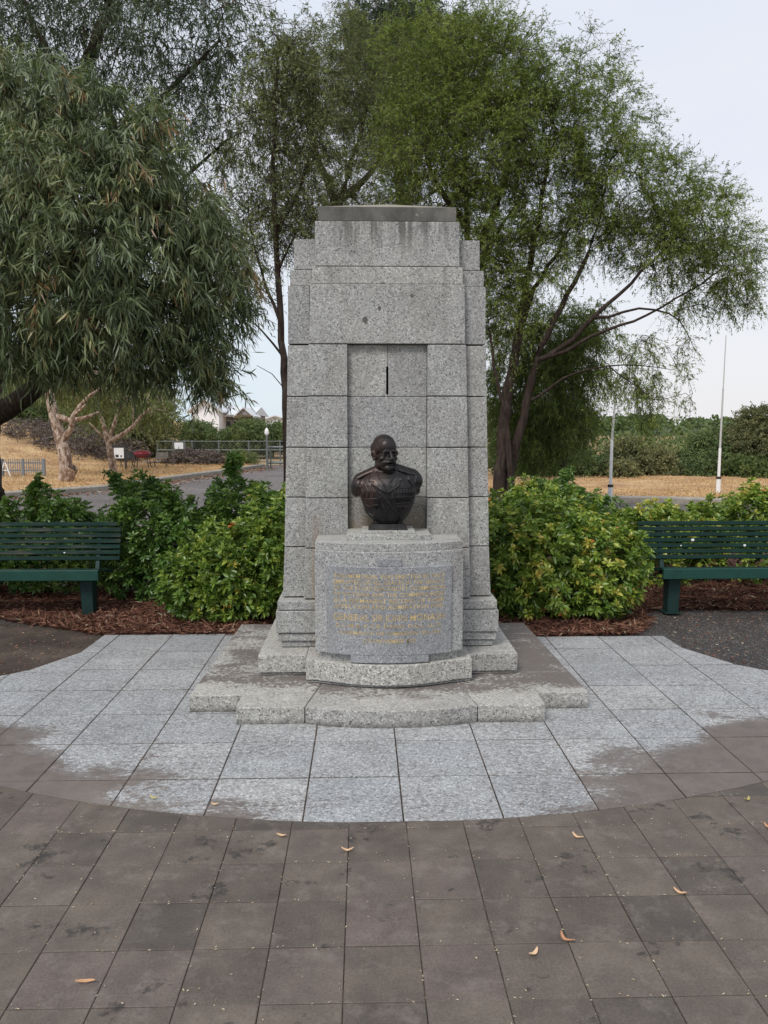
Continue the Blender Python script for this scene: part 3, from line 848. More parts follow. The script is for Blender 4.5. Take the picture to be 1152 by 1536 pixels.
# gilded lettering, cut lines of capitals following the bow
def text_line(s, px_l, px_r, py, cap_px, spacing=1.0):
    cu = bpy.data.curves.new('lettering', 'FONT')
    cu.body = s; cu.size = 1.0; cu.resolution_u = 2; cu.space_character = spacing; cu.offset = 0.005
    o = bpy.data.objects.new('tmp', cu); C.objects.link(o)
    dg = bpy.context.evaluated_depsgraph_get(); dg.update()
    me = bpy.data.meshes.new_from_object(o.evaluated_get(dg))
    bpy.data.objects.remove(o); bpy.data.curves.remove(cu)
    n = len(me.vertices); co = np.empty(n * 3); me.vertices.foreach_get('co', co); co = co.reshape(-1, 3)
    x0, x1 = co[:, 0].min(), co[:, 0].max(); 
    Xl, _, _ = W(px_l, py, 4.66); Xr, _, _ = W(px_r, py, 4.66)
    _, _, zc = W(584, py + 2.0, 4.62)
    H = cap_px * 4.65 / FPX
    x = Xl + (co[:, 0] - x0) / (x1 - x0) * (Xr - Xl)
    z = zc + (co[:, 1] / 0.70 - 0.5) * H
    y = 4.742 - 0.110 * (1 - (x / PH) ** 2) - 0.0165
    out = np.stack([x, y - 5.4, z], 1)
    me.vertices.foreach_set('co', out.ravel().astype(np.float32)); me.update()
    link('inscription_line', me, M['gold'], mem)['kind'] = 'stuff'
for a in [("THIS MEMORIAL WAS ERECTED BY PAST", 500, 668, 863, 6.6), ("EMPLOYEES OF ALL GRADES IN THE SERVICE", 500, 667, 872, 6.6),
          ("OF THE STATE ELECTRICITY COMMISSION", 500, 668, 881, 6.6), ("OF VICTORIA AND THE COMMISSIONERS", 500, 667, 890.5, 6.6),
          ("AS A PERMANENT RECORD OF THEIR", 500, 667, 899.8, 6.6), ("AFFECTION AND ADMIRATION FOR", 501, 665, 908.8, 6.6),
          ("GENERAL SIR JOHN MONASH", 500, 667, 925, 10.5), ("G.C.M.G. K.C.B. D.ENG. D.C.L. LL.D.", 503, 663, 937.5, 6.0),
          ("CHAIRMAN OF THE COMMISSION 1921-1931", 507, 661, 948.2, 6.0), ("11TH NOVEMBER 1937", 545, 624, 959.8, 6.2)]:
    text_line(*a)
bm = bmesh.new(); bm_box(bm, 0.109, 0.115, parc(0.11) - 0.018, parc(0.11) + 0.01, 0.392, 0.412); mem_obj('drip_stain', bm, M['grime'])
# chips on the lintel
for (px, py, r) in ((548, 480, 0.019), (569, 462, 0.012), (618, 443, 0.010)):
    X, Y, Z_ = W(px, py, yi(2.5))
    bm = bmesh.new()
    n = 9
    vv = [bm.verts.new((X + r * (0.75 + 0.35 * random.random()) * math.cos(2 * PI * k / n), Y - 0.003, Z_ + r * (0.8 + 0.5 * random.random()) * math.sin(2 * PI * k / n))) for k in range(n)]
    f = bm.faces.new(vv); ex = bmesh.ops.extrude_face_region(bm, geom=[f]); bmesh.ops.translate(bm, verts=[g for g in ex['geom'] if isinstance(g, bmesh.types.BMVert)], vec=(0, 0.004, 0))
    mem_obj('stone_chip', bm, M['cap'])
# bust pedestal stones
stone('pedestal_stone', rect(-0.267, 0.267, 4.800, 5.143), 1.0082, 1.041, bevel=0.003, gap=0)
stone('pedestal_stone', rect(-0.168, 0.168, 4.842, 5.10), 1.0412, 1.061, bevel=0.003, gap=0)

# ------------------------------------------------------------------ the bronze bust
BX, BY = -0.002, 4.955
bust = empty('bronze_bust', (BX, BY, 1.0615))
tag(bust, 'dark bronze bust of a balding moustached man in army tunic, standing on the plinth', 'bust')
def ball(bm, c, r, rot=None, seg=20):
    m = Matrix.Translation(c) @ (Matrix.Rotation(rot[0], 4, rot[1]) if rot else Matrix.Identity(4)) @ Matrix.Diagonal((r[0], r[1], r[2], 1))
    bmesh.ops.create_uvsphere(bm, u_segments=seg, v_segments=seg // 2 + 2, radius=1, matrix=m)
def capsule(bm, a, b, ra, rb, n=6, sq=1.0):
    for i in range(n + 1):
        t = i / n; c = [lerp(a[k], b[k], t) for k in range(3)]; r = lerp(ra, rb, t)
        ball(bm, c, (r, r * sq, r), seg=12)
def remesh_obj(bm, voxel, smooth_it):
    me = bpy.data.meshes.new('tmp'); bm.to_mesh(me); bm.free()
    o = bpy.data.objects.new('tmp', me); C.objects.link(o)
    m = o.modifiers.new('r', 'REMESH'); m.mode = 'VOXEL'; m.voxel_size = voxel; m.use_smooth_shade = True
    if smooth_it:
        s = o.modifiers.new('s', 'SMOOTH'); s.iterations = smooth_it; s.factor = 0.5
    dg = bpy.context.evaluated_depsgraph_get(); dg.update()
    res = bpy.data.meshes.new_from_object(o.evaluated_get(dg))
    bpy.data.objects.remove(o)
    res.polygons.foreach_set('use_smooth', [True] * len(res.polygons))
    return res
SB = 4.955 / FPX
def bp(px, py): return ((px - 582.6) * SB, 1.118 - 1.0615 + (780 - py) * SB)     # picture px -> local x,z of the bust
def zq(a, b): return (500 + a / 7.2, 640 + b / 7.2)
def bz(a, b): return bp(*zq(a, b))
bm = bmesh.new()
# torso loft of flattened ellipses: (py, left px, right px, depth half, y centre)
prof = [(785, 565, 602, 0.052, 0.0), (779, 558, 608, 0.070, 0.0), (772, 552, 613.5, 0.086, 0.0), (764, 548, 618, 0.098, -0.002), (755, 544.5, 621.5, 0.106, -0.006),
        (745, 541, 624, 0.112, -0.010), (735, 538, 626, 0.112, -0.010), (725, 538, 626, 0.106, -0.004), (717, 541, 624, 0.094, 0.004), (711, 548, 617, 0.078, 0.012), (706, 556, 609, 0.062, 0.018), (701, 563, 601, 0.05, 0.02)]
rings = []
N = 40
for (py, l, r, dp, yc) in prof:
    xl, z = bp(l, py); xr, _ = bp(r, py)
    cx, hw = (xl + xr) / 2, (xr - xl) / 2
    ring = []
    for k in range(N):
        t = 2 * PI * k / N; c, s_ = math.cos(t), math.sin(t)
        e = 0.80
        ring.append(bm.verts.new((cx + hw * math.copysign(abs(c) ** e, c), yc + dp * math.copysign(abs(s_) ** e, s_), z)))
    rings.append(ring)
for i in range(len(rings) - 1):
    for k in range(N):
        l = (k + 1) % N
        bm.faces.new((rings[i][k], rings[i][l], rings[i + 1][l], rings[i + 1][k]))
bm.faces.new(rings[0][::-1]); bm.faces.new(rings[-1])
bmesh.ops.recalc_face_normals(bm, faces=bm.faces[:])
# shoulders and cut arm stumps
x, z = bz(285, 640); ball(bm, (x, 0.010, z), (0.056, 0.070, 0.068), (0.25, 'Y'))
x, z = bz(262, 670); ball(bm, (x, 0.006, z), (0.040, 0.058, 0.052), (0.3, 'Y'))
x, z = bz(892, 578); ball(bm, (x, 0.010, z), (0.050, 0.068, 0.062), (-0.2, 'Y'))
x, z = bz(890, 655); ball(bm, (x, 0.010, z), (0.034, 0.056, 0.05), (-0.3, 'Y'))
for s, (a, b) in ((-1, (300, 590)), (1, (860, 545))):
    x, z = bz(a, b)
    capsule(bm, (s * 0.03, 0.022, bz(0, 470)[1]), (x, 0.015, z + 0.004), 0.052, 0.052, 8, 1.1)
    capsule(bm, (s * 0.05, -0.02, bz(0, 640)[1]), (x * 0.85, -0.015, z - 0.03), 0.07, 0.06, 6, 1.1)
# neck
hx, hz = bz(572, 478)
capsule(bm, (hx - 0.010, 0.016, hz - 0.055), (hx - 0.012, 0.010, hz + 0.055), 0.060, 0.060, 8, 1.0)
# head in its own frame, chin at z = 0, facing -y
HR = Matrix.Translation((hx - 0.010, 0.000, hz)) @ Matrix.Rotation(math.radians(24), 4, 'Z') @ Matrix.Rotation(math.radians(3), 4, 'X')
hb = bmesh.new()
ball(hb, (0, 0.012, 0.160), (0.0735, 0.092, 0.078), seg=32)
ball(hb, (0, -0.038, 0.156), (0.061, 0.048, 0.062), seg=28)
ball(hb, (0, -0.026, 0.082), (0.060, 0.061, 0.080), seg=28)
ball(hb, (0, -0.070, 0.026), (0.032, 0.024, 0.026))
ball(hb, (0, -0.052, 0.028), (0.047, 0.036, 0.026))
for s in (-1, 1):
    ball(hb, (s * 0.043, -0.014, 0.045), (0.019, 0.038, 0.030))
    ball(hb, (s * 0.044, -0.057, 0.088), (0.020, 0.022, 0.016), (s * 0.3, 'Z'))
    ball(hb, (s * 0.033, -0.0635, 0.106), (0.021, 0.0145, 0.018))
    ball(hb, (s * 0.034, -0.060, 0.058), (0.019, 0.022, 0.030))
    ball(hb, (s * 0.031, -0.083, 0.1335), (0.027, 0.0125, 0.0080), (s * 0.16, 'Y'))
    ball(hb, (s * 0.031, -0.0700, 0.1150), (0.0140, 0.0115, 0.0100))
    ball(hb, (s * 0.0135, -0.100, 0.0865), (0.0105, 0.0125, 0.0085))
    capsule(hb, (s * 0.006, -0.104, 0.071), (s * 0.036, -0.085, 0.063), 0.0095, 0.006, 6)
    capsule(hb, (s * 0.020, -0.092, 0.086), (s * 0.040, -0.074, 0.056), 0.0055, 0.005, 5)
    ball(hb, (s * 0.074, 0.004, 0.106), (0.012, 0.020, 0.033), (s * 0.25, 'Z'))
    ball(hb, (s * 0.085, 0.006, 0.116), (0.009, 0.017, 0.022), (s * 0.5, 'Z'))
    ball(hb, (s * 0.074, -0.006, 0.082), (0.011, 0.012, 0.013))
    ball(hb, (s * 0.066, 0.000, 0.100), (0.016, 0.020, 0.030))
    ball(hb, (s * 0.062, 0.020, 0.145), (0.0145, 0.060, 0.040))
capsule(hb, (0, -0.084, 0.130), (0, -0.113, 0.091), 0.0085, 0.0115, 8)
ball(hb, (0, -0.112, 0.088), (0.0115, 0.0115, 0.0105))
ball(hb, (0, -0.084, 0.051), (0.019, 0.008, 0.0065))
bmesh.ops.transform(hb, matrix=HR, verts=hb.verts[:])
tmpm = bpy.data.meshes.new('t'); hb.to_mesh(tmpm); hb.free(); bm.from_mesh(tmpm)
me = remesh_obj(bm, 0.0032, 6)
body = link('figure', me, M['bronze'], bust)
bvh = BVHTree.FromPolygons([v.co[:] for v in me.vertices], [p.vertices[:] for p in me.polygons])
def surf_y(x, z, default=-0.08):
    h = bvh.ray_cast(Vector((x, -0.6, z)), Vector((0, 1, 0)))
    return h[0].y if h[0] is not None else default
def patch(name, pts, th, back=0.006, cuts=4, mat=None):
    """a raised flap that follows the bust's surface; pts in zoomed picture coordinates"""
    bm = bmesh.new()
    f = bm.faces.new([bm.verts.new((*[bz(a, b)[0]], 0, bz(a, b)[1])) for a, b in pts])
    bmesh.ops.triangulate(bm, faces=[f])
    bmesh.ops.subdivide_edges(bm, edges=bm.edges[:], cuts=cuts, use_grid_fill=True)
    bmesh.ops.triangulate(bm, faces=bm.faces[:])
    for v in bm.verts: v.co.y = surf_y(v.co.x, v.co.z) + back
    ex = bmesh.ops.extrude_face_region(bm, geom=bm.faces[:])
    for g in ex['geom']:
        if isinstance(g, bmesh.types.BMVert): g.co.y -= back + th
    bmesh.ops.recalc_face_normals(bm, faces=bm.faces[:])
    return from_bm(name, bm, M['bronze'], bust)
def ribbon(name, pts, w, th, n=24):
    P = np.array([bz(a, b) for a, b in pts]); d = np.r_[0, np.cumsum(np.hypot(*np.diff(P, axis=0).T))]
    u = np.linspace(0, d[-1], n); X = np.interp(u, d, P[:, 0]); Zc = np.interp(u, d, P[:, 1])
    bm = bmesh.new(); prev = None
    for i in range(n):
        a = Vector((X[min(i + 1, n - 1)] - X[max(i - 1, 0)], 0, Zc[min(i + 1, n - 1)] - Zc[max(i - 1, 0)])).normalized()
        nn = Vector((-a.z, 0, a.x)) * w / 2
        ring = []
        for s, dy in ((-1, 0.004), (-1, -th * 0.8), (0, -th), (1, -th * 0.8), (1, 0.004)):
            x, z = X[i] + nn.x * s, Zc[i] + nn.z * s
            ring.append(bm.verts.new((x, surf_y(X[i] + nn.x * s * 0.6, Zc[i] + nn.z * s * 0.6) + dy, z)))
        if prev:
            for k in range(4): bm.faces.new((prev[k], prev[k + 1], ring[k + 1], ring[k]))
        prev = ring
    bmesh.ops.recalc_face_normals(bm, faces=bm.faces[:])
    return from_bm(name, bm, M['bronze'], bust, smooth=True)
def blob(name, a, b, r, ry=0.4, parent=None):
    x, z = bz(a, b); bm = bmesh.new()
    ball(bm, (x, surf_y(x, z), z), (r, r * ry, r), seg=10)
    return from_bm(name, bm, M['bronze'], parent or bust, smooth=True)
patch('lapel', [(445, 462), (395, 520), (385, 572), (440, 582), (428, 608), (500, 655), (572, 690), (560, 640), (500, 545), (470, 480)], 0.011)
patch('lapel', [(672, 455), (715, 500), (735, 565), (700, 578), (712, 612), (660, 650), (584, 692), (600, 650), (640, 590), (668, 500)], 0.011)
patch('shirt_collar', [(478, 480), (520, 530), (560, 600), (535, 600), (490, 540), (468, 500)], 0.008, cuts=2)
patch('shirt_collar', [(665, 470), (668, 520), (610, 590), (590, 600), (590, 570), (640, 520)], 0.008, cuts=2)
patch('necktie', [(560, 585), (598, 585), (606, 610), (590, 670), (575, 672), (556, 610)], 0.006, cuts=2)
patch('pocket_flap', [(330, 765), (480, 760), (492, 822), (440, 830), (395, 848), (360, 832), (338, 834)], 0.008)
patch('pocket_flap', [(668, 812), (850, 800), (848, 826), (820, 838), (775, 852), (720, 842), (672, 838)], 0.008)
for pts in ([(445, 462), (395, 520), (385, 572), (440, 582), (428, 608), (500, 655), (572, 690)], [(470, 480), (500, 545), (545, 615), (578, 680)],
            [(672, 455), (715, 500), (735, 565), (700, 578), (712, 612), (660, 650), (584, 692)], [(668, 500), (645, 580), (600, 650), (584, 690)]):
    ribbon('lapel_edge', pts, 0.0085, 0.016, 26)
for pts in ([(330, 765), (480, 760), (492, 822), (440, 830), (395, 850), (360, 832), (335, 835)], [(668, 812), (850, 800), (848, 826), (820, 838), (775, 852), (720, 842), (670, 838)],
            [(645, 650), (875, 640)], [(650, 700), (880, 690)], [(655, 745), (882, 738)]):
    ribbon('stitched_edge', pts, 0.008, 0.012, 26)
ribbon('chest_strap', [(400, 575), (470, 660), (560, 760), (640, 860), (720, 940), (735, 985)], 0.014, 0.007)
ribbon('strap_edge', [(500, 752), (548, 712)], 0.007, 0.006, 8)
ribbon('shoulder_strap', [(430, 470), (345, 505), (262, 548)], 0.024, 0.010, 14)
ribbon('shoulder_strap', [(700, 455), (790, 485), (880, 505)], 0.024, 0.010, 14)
ribbon('sleeve_seam', [(245, 580), (222, 650), (262, 730)], 0.008, 0.003, 12)
ribbon('sleeve_seam', [(905, 520), (880, 600), (900, 680)], 0.008, 0.003, 12)
ribbon('front_edge', [(588, 700), (582, 800), (590, 900), (584, 1000)], 0.006, 0.003, 20)
for a, b in ((598, 700), (596, 855), (470, 700)): 
    if a != 470: blob('button', a, b, 0.0085, 0.6)
blob('button', 395, 828, 0.006, 0.6); blob('button', 770, 838, 0.006, 0.6)
# two rows of medal ribbons, hanging medals, two stars
for r_, (y0, y1, xa, xb, n_) in enumerate(((655, 690, 650, 872, 7), (705, 740, 655, 880, 7))):
    for k in range(n_):
        a0 = lerp(xa, xb, k / n_); a1 = lerp(xa, xb, (k + 0.85) / n_); dz = -6 * k / n_
        patch('medal_ribbon', [(a0, y0 + dz), (a1, y0 + dz), (a1, y1 + dz), (a0, y1 + dz)], 0.009, cuts=1)
for k in range(7): blob('medal', 672 + 31 * k, 762 - k * 1.5, 0.0095, 0.8)
for (a, b, r) in ((470, 860, 0.013), (715, 895, 0.018), (760, 868, 0.012)):
    x, z = bz(a, b); bm = bmesh.new(); y = surf_y(x, z)
    c = bm.verts.new((x, y - 0.012, z)); vv = [bm.verts.new((x + (r if k % 2 == 0 else r * 0.5) * math.cos(PI * k / 8), y - 0.001, z + (r if k % 2 == 0 else r * 0.5) * math.sin(PI * k / 8))) for k in range(16)]
    for k in range(16): bm.faces.new((c, vv[k], vv[(k + 1) % 16]))
    from_bm('star_medal', bm, M['bronze'], bust)
for pts in ([(300, 640), (330, 720), (320, 760)], [(340, 600), (380, 680), (370, 750)], [(400, 620), (430, 700), (425, 755)], [(820, 560), (850, 610), (885, 640)], [(350, 880), (380, 930), (430, 960)], [(500, 850), (520, 920), (560, 975)], [(820, 760), (850, 790), (880, 790)]):
    ribbon('cloth_fold', pts, 0.016, 0.0065, 12)
bm = bmesh.new()
bm_prism(bm, [(-0.128, -0.085), (0.128, -0.085), (0.128, 0.085), (-0.128, 0.085)], [(-0.098, -0.055), (0.098, -0.055), (0.098, 0.060), (-0.098, 0.060)], 0.0005, 0.036, 0.002)
from_bm('bronze_plinth', bm, M['bronze'], bust)
bm = bmesh.new()
bm_prism(bm, [(-0.088, -0.045), (0.088, -0.045), (0.088, 0.05), (-0.088, 0.05)], [(-0.075, -0.05), (0.075, -0.05), (0.075, 0.05), (-0.075, 0.05)], 0.034, 0.066, 0.002)
from_bm('bronze_neck', bm, M['bronze'], bust)

# ------------------------------------------------------------------ benches
def bench(x_end, y0, sgn, label):
    """x_end: x of the end nearest the memorial, sgn: direction of the bench away from it"""
    L = 2.35
    root = empty('park_bench', (x_end + sgn * L / 2, y0, 0)); tag(root, label, 'bench', 'green slatted benches beside the memorial')
    me_cache = {}
    def board(name, ln, d, h, x, y, z, rx=0.0, mat='bench'):
        k = (round(ln, 3), d, h, mat)
        if k not in me_cache:
            bm = bmesh.new(); bm_box(bm, -ln / 2, ln / 2, -d / 2, d / 2, -h / 2, h / 2, 0.004)
            me = bpy.data.meshes.new(name); bm.to_mesh(me); bm.free(); me.materials.append(M[mat]); me_cache[k] = me
        o = link(name, me_cache[k], None, root, (x, y, z)); o.rotation_euler = (rx, random.uniform(-0.0012, 0.0012), random.uniform(-0.0012, 0.0012))
        return o
    board('front_rail', L - 0.10, 0.035, 0.095, 0, -0.085, 0.397, 0, 'bench_rail')
    for k in range(4): board('seat_slat', L - 0.10, 0.085, 0.028, 0, 0.0 + k * 0.096 - 0.02, 0.431 - 0.019 * k, -0.19)
    tilt = math.radians(-14)
    for k in range(7):
        z = 0.482 + k * 0.0525; y = 0.335 + (z - 0.45) * 0.30
        board('back_slat', L + 0.02, 0.026, 0.040, 0, y, z + 0.0, tilt)
    for s in (-1, 1):
        x = s * (L / 2 - 0.20)
        bm = bmesh.new()
        bm_prism(bm, rect(x - 0.052, x + 0.052, 0.02, 0.12), rect(x - 0.058, x + 0.058, 0.0, 0.14), 0.012, 0.352, 0.004)
        from_bm('leg', bm, M['bench_metal'], root)
        bm = bmesh.new(); bm_box(bm, x - 0.075, x + 0.075, 0.0, 0.16, 0.002, 0.0125, 0.002)
        from_bm('foot_plate', bm, M['bench_metal'], root)
        bm = bmesh.new(); bm_box(bm, x - 0.03, x + 0.03, -0.066, 0.30, 0.335, 0.362, 0.003)
        from_bm('seat_bracket', bm, M['bench_metal'], root)
        bm = bmesh.new()
        bm_prism(bm, [(x - 0.02, 0.31), (x + 0.02, 0.31), (x + 0.02, 0.35), (x - 0.02, 0.35)], [(x - 0.02, 0.452), (x + 0.02, 0.452), (x + 0.02, 0.475), (x - 0.02, 0.475)], 0.38, 0.81, 0.003)
        from_bm('back_support', bm, M['bench_metal'], root)
    # bird droppings and stuck leaves on the boards
    return root
b1 = bench(-2.50, 6.97, -1, 'dark green slatted park bench on mulch at the left edge, worn bare along its boards')
b2 = bench(2.515, 6.90, 1, 'dark green slatted park bench standing on dark asphalt at the right edge')
def spot(root, dx, k, r):
    bm = bmesh.new(); z = 0.482 + k * 0.0525; y = 0.335 + (z - 0.45) * 0.30 - 0.014
    ball(bm, (dx, y, z), (r, 0.004, r * 0.8), seg=8)
    from_bm('bird_dropping', bm, M['white'], root)
spot(b2, -0.66, 3, 0.017); spot(b2, -0.155, 2, 0.014); spot(b2, -0.78, 2, 0.008); spot(b1, 0.66, 1, 0.009)

# ------------------------------------------------------------------ foliage engine
def unit(v): return v / np.maximum(np.linalg.norm(v, axis=1, keepdims=True), 1e-9)
def leaves_mesh(name, P, D, L, Wd, tone, mode='lance', droop=0.15, mat=None):
    n = len(P)
    D = unit(D)
    R = RNG.normal(size=(n, 3)); Sd = unit(np.cross(D, R)); Nn = np.cross(Sd, D)
    L = np.broadcast_to(L, (n,))[:, None]; Wd = np.broadcast_to(Wd, (n,))[:, None]
    g = np.array([0, 0, -1.0])
    if mode == 'diamond':
        V = np.stack([P, P + D * L * 0.45 + Sd * Wd * 0.5, P + D * L + g * droop * L, P + D * L * 0.45 - Sd * Wd * 0.5], 1)
        k = 4; F = np.array([0, 1, 2, 3]); ls = np.array([0])
    elif mode == 'lance':
        b1_ = g * droop * L * 0.25; b2_ = g * droop * L
        cv = (RNG.normal(0, 0.16, n)[:, None] * L) * Sd; P0 = P
        V = np.stack([P, P + D * L * 0.3 + Sd * Wd * 0.5 + b1_ * 0.3, P + D * L * 0.3 - Sd * Wd * 0.5 + b1_ * 0.3,
                      P + D * L * 0.68 + Sd * Wd * 0.36 + b1_ * 1.8 + cv * 0.35, P + D * L * 0.68 - Sd * Wd * 0.36 + b1_ * 1.8 + cv * 0.35, P + D * L + b2_ + cv], 1)
        k = 6; F = np.array([0, 2, 1, 1, 2, 4, 3, 3, 4, 5]); ls = np.array([0, 3, 7])
    else:  # creased broad leaf
        f = Nn * Wd * 0.16
        b1_ = g * droop * L * 0.2; b2_ = g * droop * L * 0.55; b3_ = g * droop * L
        V = np.stack([P, P + D * L * 0.34 + Sd * Wd * 0.44 + f + b1_, P + D * L * 0.34 + b1_, P + D * L * 0.34 - Sd * Wd * 0.44 + f + b1_,
                      P + D * L * 0.70 + Sd * Wd * 0.40 + f + b2_, P + D * L * 0.70 + b2_, P + D * L * 0.70 - Sd * Wd * 0.40 + f + b2_, P + D * L + b3_], 1)
        k = 8; F = np.array([0, 2, 1, 0, 3, 2, 1, 2, 5, 4, 2, 3, 6, 5, 4, 5, 7, 5, 6, 7]); ls = np.array([0, 3, 6, 10, 14, 17])
    nl = len(F)
    faces = (F[None, :] + np.arange(n)[:, None] * k).ravel()
    starts = (ls[None, :] + np.arange(n)[:, None] * nl).ravel()
    return np_mesh(name, V.reshape(-1, 3), faces, starts, tone=np.repeat(tone, k))
def rosette_dirs(D, k, spread):
    """k directions around each D at an angle"""
    n = len(D)
    R = RNG.normal(size=(n, 3)); A = unit(np.cross(D, R)); B = np.cross(D, A)
    out = []
    for i in range(k):
        t = 2 * PI * i / k + RNG.uniform(-0.3, 0.3, n)
        s = spread * RNG.uniform(0.75, 1.25, n)
        out.append(D * np.cos(s)[:, None] + (A * np.cos(t)[:, None] + B * np.sin(t)[:, None]) * np.sin(s)[:, None])
    return np.stack(out, 1).reshape(-1, 3)
def tubes_mesh(name, nodes, parent, rad, sides=5):
    """one frustum per edge; the main child continues its parent's ring"""
    n = len(nodes)
    par = np.asarray(parent); e = np.where(par >= 0)[0]
    dirs = np.zeros((n, 3)); dirs[e] = nodes[e] - nodes[par[e]]
    dirs[par < 0] = (0, 0, 1)
    dirs = unit(dirs)
    # main child
    order = np.argsort(rad[e]); main = np.full(n, -1); main[par[e[order]]] = e[order]
    ismain = main[par[e]] == e
    sm = dirs.copy(); mc = main[main >= 0]; pm = par[mc]
    sm[pm] = unit(dirs[pm] + dirs[mc])
    def rings(c, d, r):
        up = np.where(np.abs(d[:, 2:3]) > 0.95, np.array([[1.0, 0, 0]]), np.array([[0, 0, 1.0]]))
        a = unit(np.cross(d, up)); b = np.cross(d, a)
        t = np.arange(sides) * 2 * PI / sides
        return c[:, None, :] + (a[:, None, :] * np.cos(t)[None, :, None] + b[:, None, :] * np.sin(t)[None, :, None]) * r[:, None, None]
    p = par[e]
    d0 = np.where(ismain[:, None], sm[p], dirs[e]); r0 = np.where(ismain, rad[p], np.minimum(rad[p], rad[e] * 1.35))
    Vs = rings(nodes[p], d0, r0); Ve = rings(nodes[e], sm[e], rad[e])
    V = np.concatenate([Vs, Ve], 1).reshape(-1, 3)
    m = len(e)
    i = np.arange(sides); j = (i + 1) % sides
    F = np.stack([i, j, j + sides, i + sides], 1).ravel()
    faces = (F[None, :] + (np.arange(m) * 2 * sides)[:, None]).ravel()
    starts = np.arange(m * sides) * 4
    return np_mesh(name, V, faces, starts, smooth=True)
def lobe_points(lobes, n, shell=0.35, noise=0.16):
    """lobes: (cx,cy,cz, rx,ry,rz[,weight]) -> points, outward direction"""
    wts = np.array([(l[6] if len(l) > 6 else 1.0) * (l[3] * l[4] * l[5]) ** (2 / 3) for l in lobes]); wts /= wts.sum()
    P, O = [], []
    for l, w in zip(lobes, wts):
        k = max(3, int(round(n * w)))
        d = unit(RNG.normal(size=(k, 3)))
        r = RNG.uniform(shell ** 3, 1, k) ** (1 / 3)
        ph = d * 3.1
        bumpy = 1 + noise * (np.sin(ph[:, 0] * 2 + l[0] * 5) * np.cos(ph[:, 1] * 2.3 + l[1] * 3) + 0.7 * np.sin(ph[:, 2] * 3.3 + l[2] * 7 + ph[:, 0] * 2.2))
        P.append(np.array(l[:3]) + d * (r * bumpy)[:, None] * np.array(l[3:6])); O.append(unit(d / np.array(l[3:6])))
    return np.concatenate(P), np.concatenate(O)
def grow(limbs, tips, seg=0.22, tip_r=0.004, sag=0.12, power=2.4):
    """limbs: list of (points, start radius, end radius); connects every tip to the nearest wood"""
    nodes, parent, rmin = [], [], []
    for li, (pts, ra, rb) in enumerate(limbs):
        P = np.array(pts, float); d = np.r_[0, np.cumsum(np.linalg.norm(np.diff(P, axis=0), axis=1))]
        m = max(2, int(d[-1] / seg) + 1); u = np.linspace(0, d[-1], m)
        Q = np.stack([np.interp(u, d, P[:, k]) for k in range(3)], 1)
        # soften corners and add a little life
        for _ in range(2): Q[1:-1] = 0.25 * Q[:-2] + 0.5 * Q[1:-1] + 0.25 * Q[2:]
        Q[1:-1] += RNG.normal(size=(m - 2, 3)) * seg * 0.05 if m > 2 else 0
        start = -1
        if li > 0 and nodes:
            A = np.array(nodes); start = int(np.argmin(((A - Q[0]) ** 2).sum(1)))
        for i in range(m):
            if i == 0 and start >= 0: prev = start; continue
            nodes.append(tuple(Q[i])); parent.append(prev if i > 0 or start >= 0 else -1); rmin.append(lerp(ra, rb, i / (m - 1))); prev = len(nodes) - 1
    cap_n = len(nodes) + len(tips) * 14
    A = np.zeros((cap_n, 3)); A[:len(nodes)] = nodes
    n = len(nodes); par = list(parent); rm = list(rmin)
    base = A[:n].copy()
    dist = np.array([np.min(((base - t) ** 2).sum(1)) for t in tips])
    tipidx = []
    for ti in np.argsort(dist):
        t = tips[ti]
        v = A[:n] - t
        dd = np.sqrt((v * v).sum(1)) + 0.5 * np.maximum(v[:, 2], 0)       # prefer wood below the tip
        j = int(np.argmin(dd)); s = A[j]; D = np.linalg.norm(t - s)
        m = max(1, min(13, int(D / seg)))
        pj = par[j]
        d0 = (s - A[pj]) if pj >= 0 else np.array([0, 0, 1.0]); d0 = d0 / max(np.linalg.norm(d0), 1e-6)
        c = s + d0 * D * 0.33 + np.array([0, 0, sag * D])
        prev = j
        for k in range(1, m + 1):
            u = k / m; q = (1 - u) ** 2 * s + 2 * u * (1 - u) * c + u * u * t
            if k < m: q = q + RNG.normal(size=3) * seg * 0.09
            if n >= cap_n: break
            A[n] = q; par.append(prev); rm.append(0.0); prev = n; n += 1
        tipidx.append((ti, prev))
    A = A[:n]; par = np.array(par); acc = np.zeros(n)
    hasc = np.zeros(n, bool); hasc[par[par >= 0]] = True
    acc[~hasc] = tip_r ** power
    for i in range(n - 1, -1, -1):
        if par[i] >= 0: acc[par[i]] += acc[i]
    rad = np.maximum(acc ** (1 / power), np.array(rm)); rad = np.maximum(rad, tip_r)
    return A, par, rad
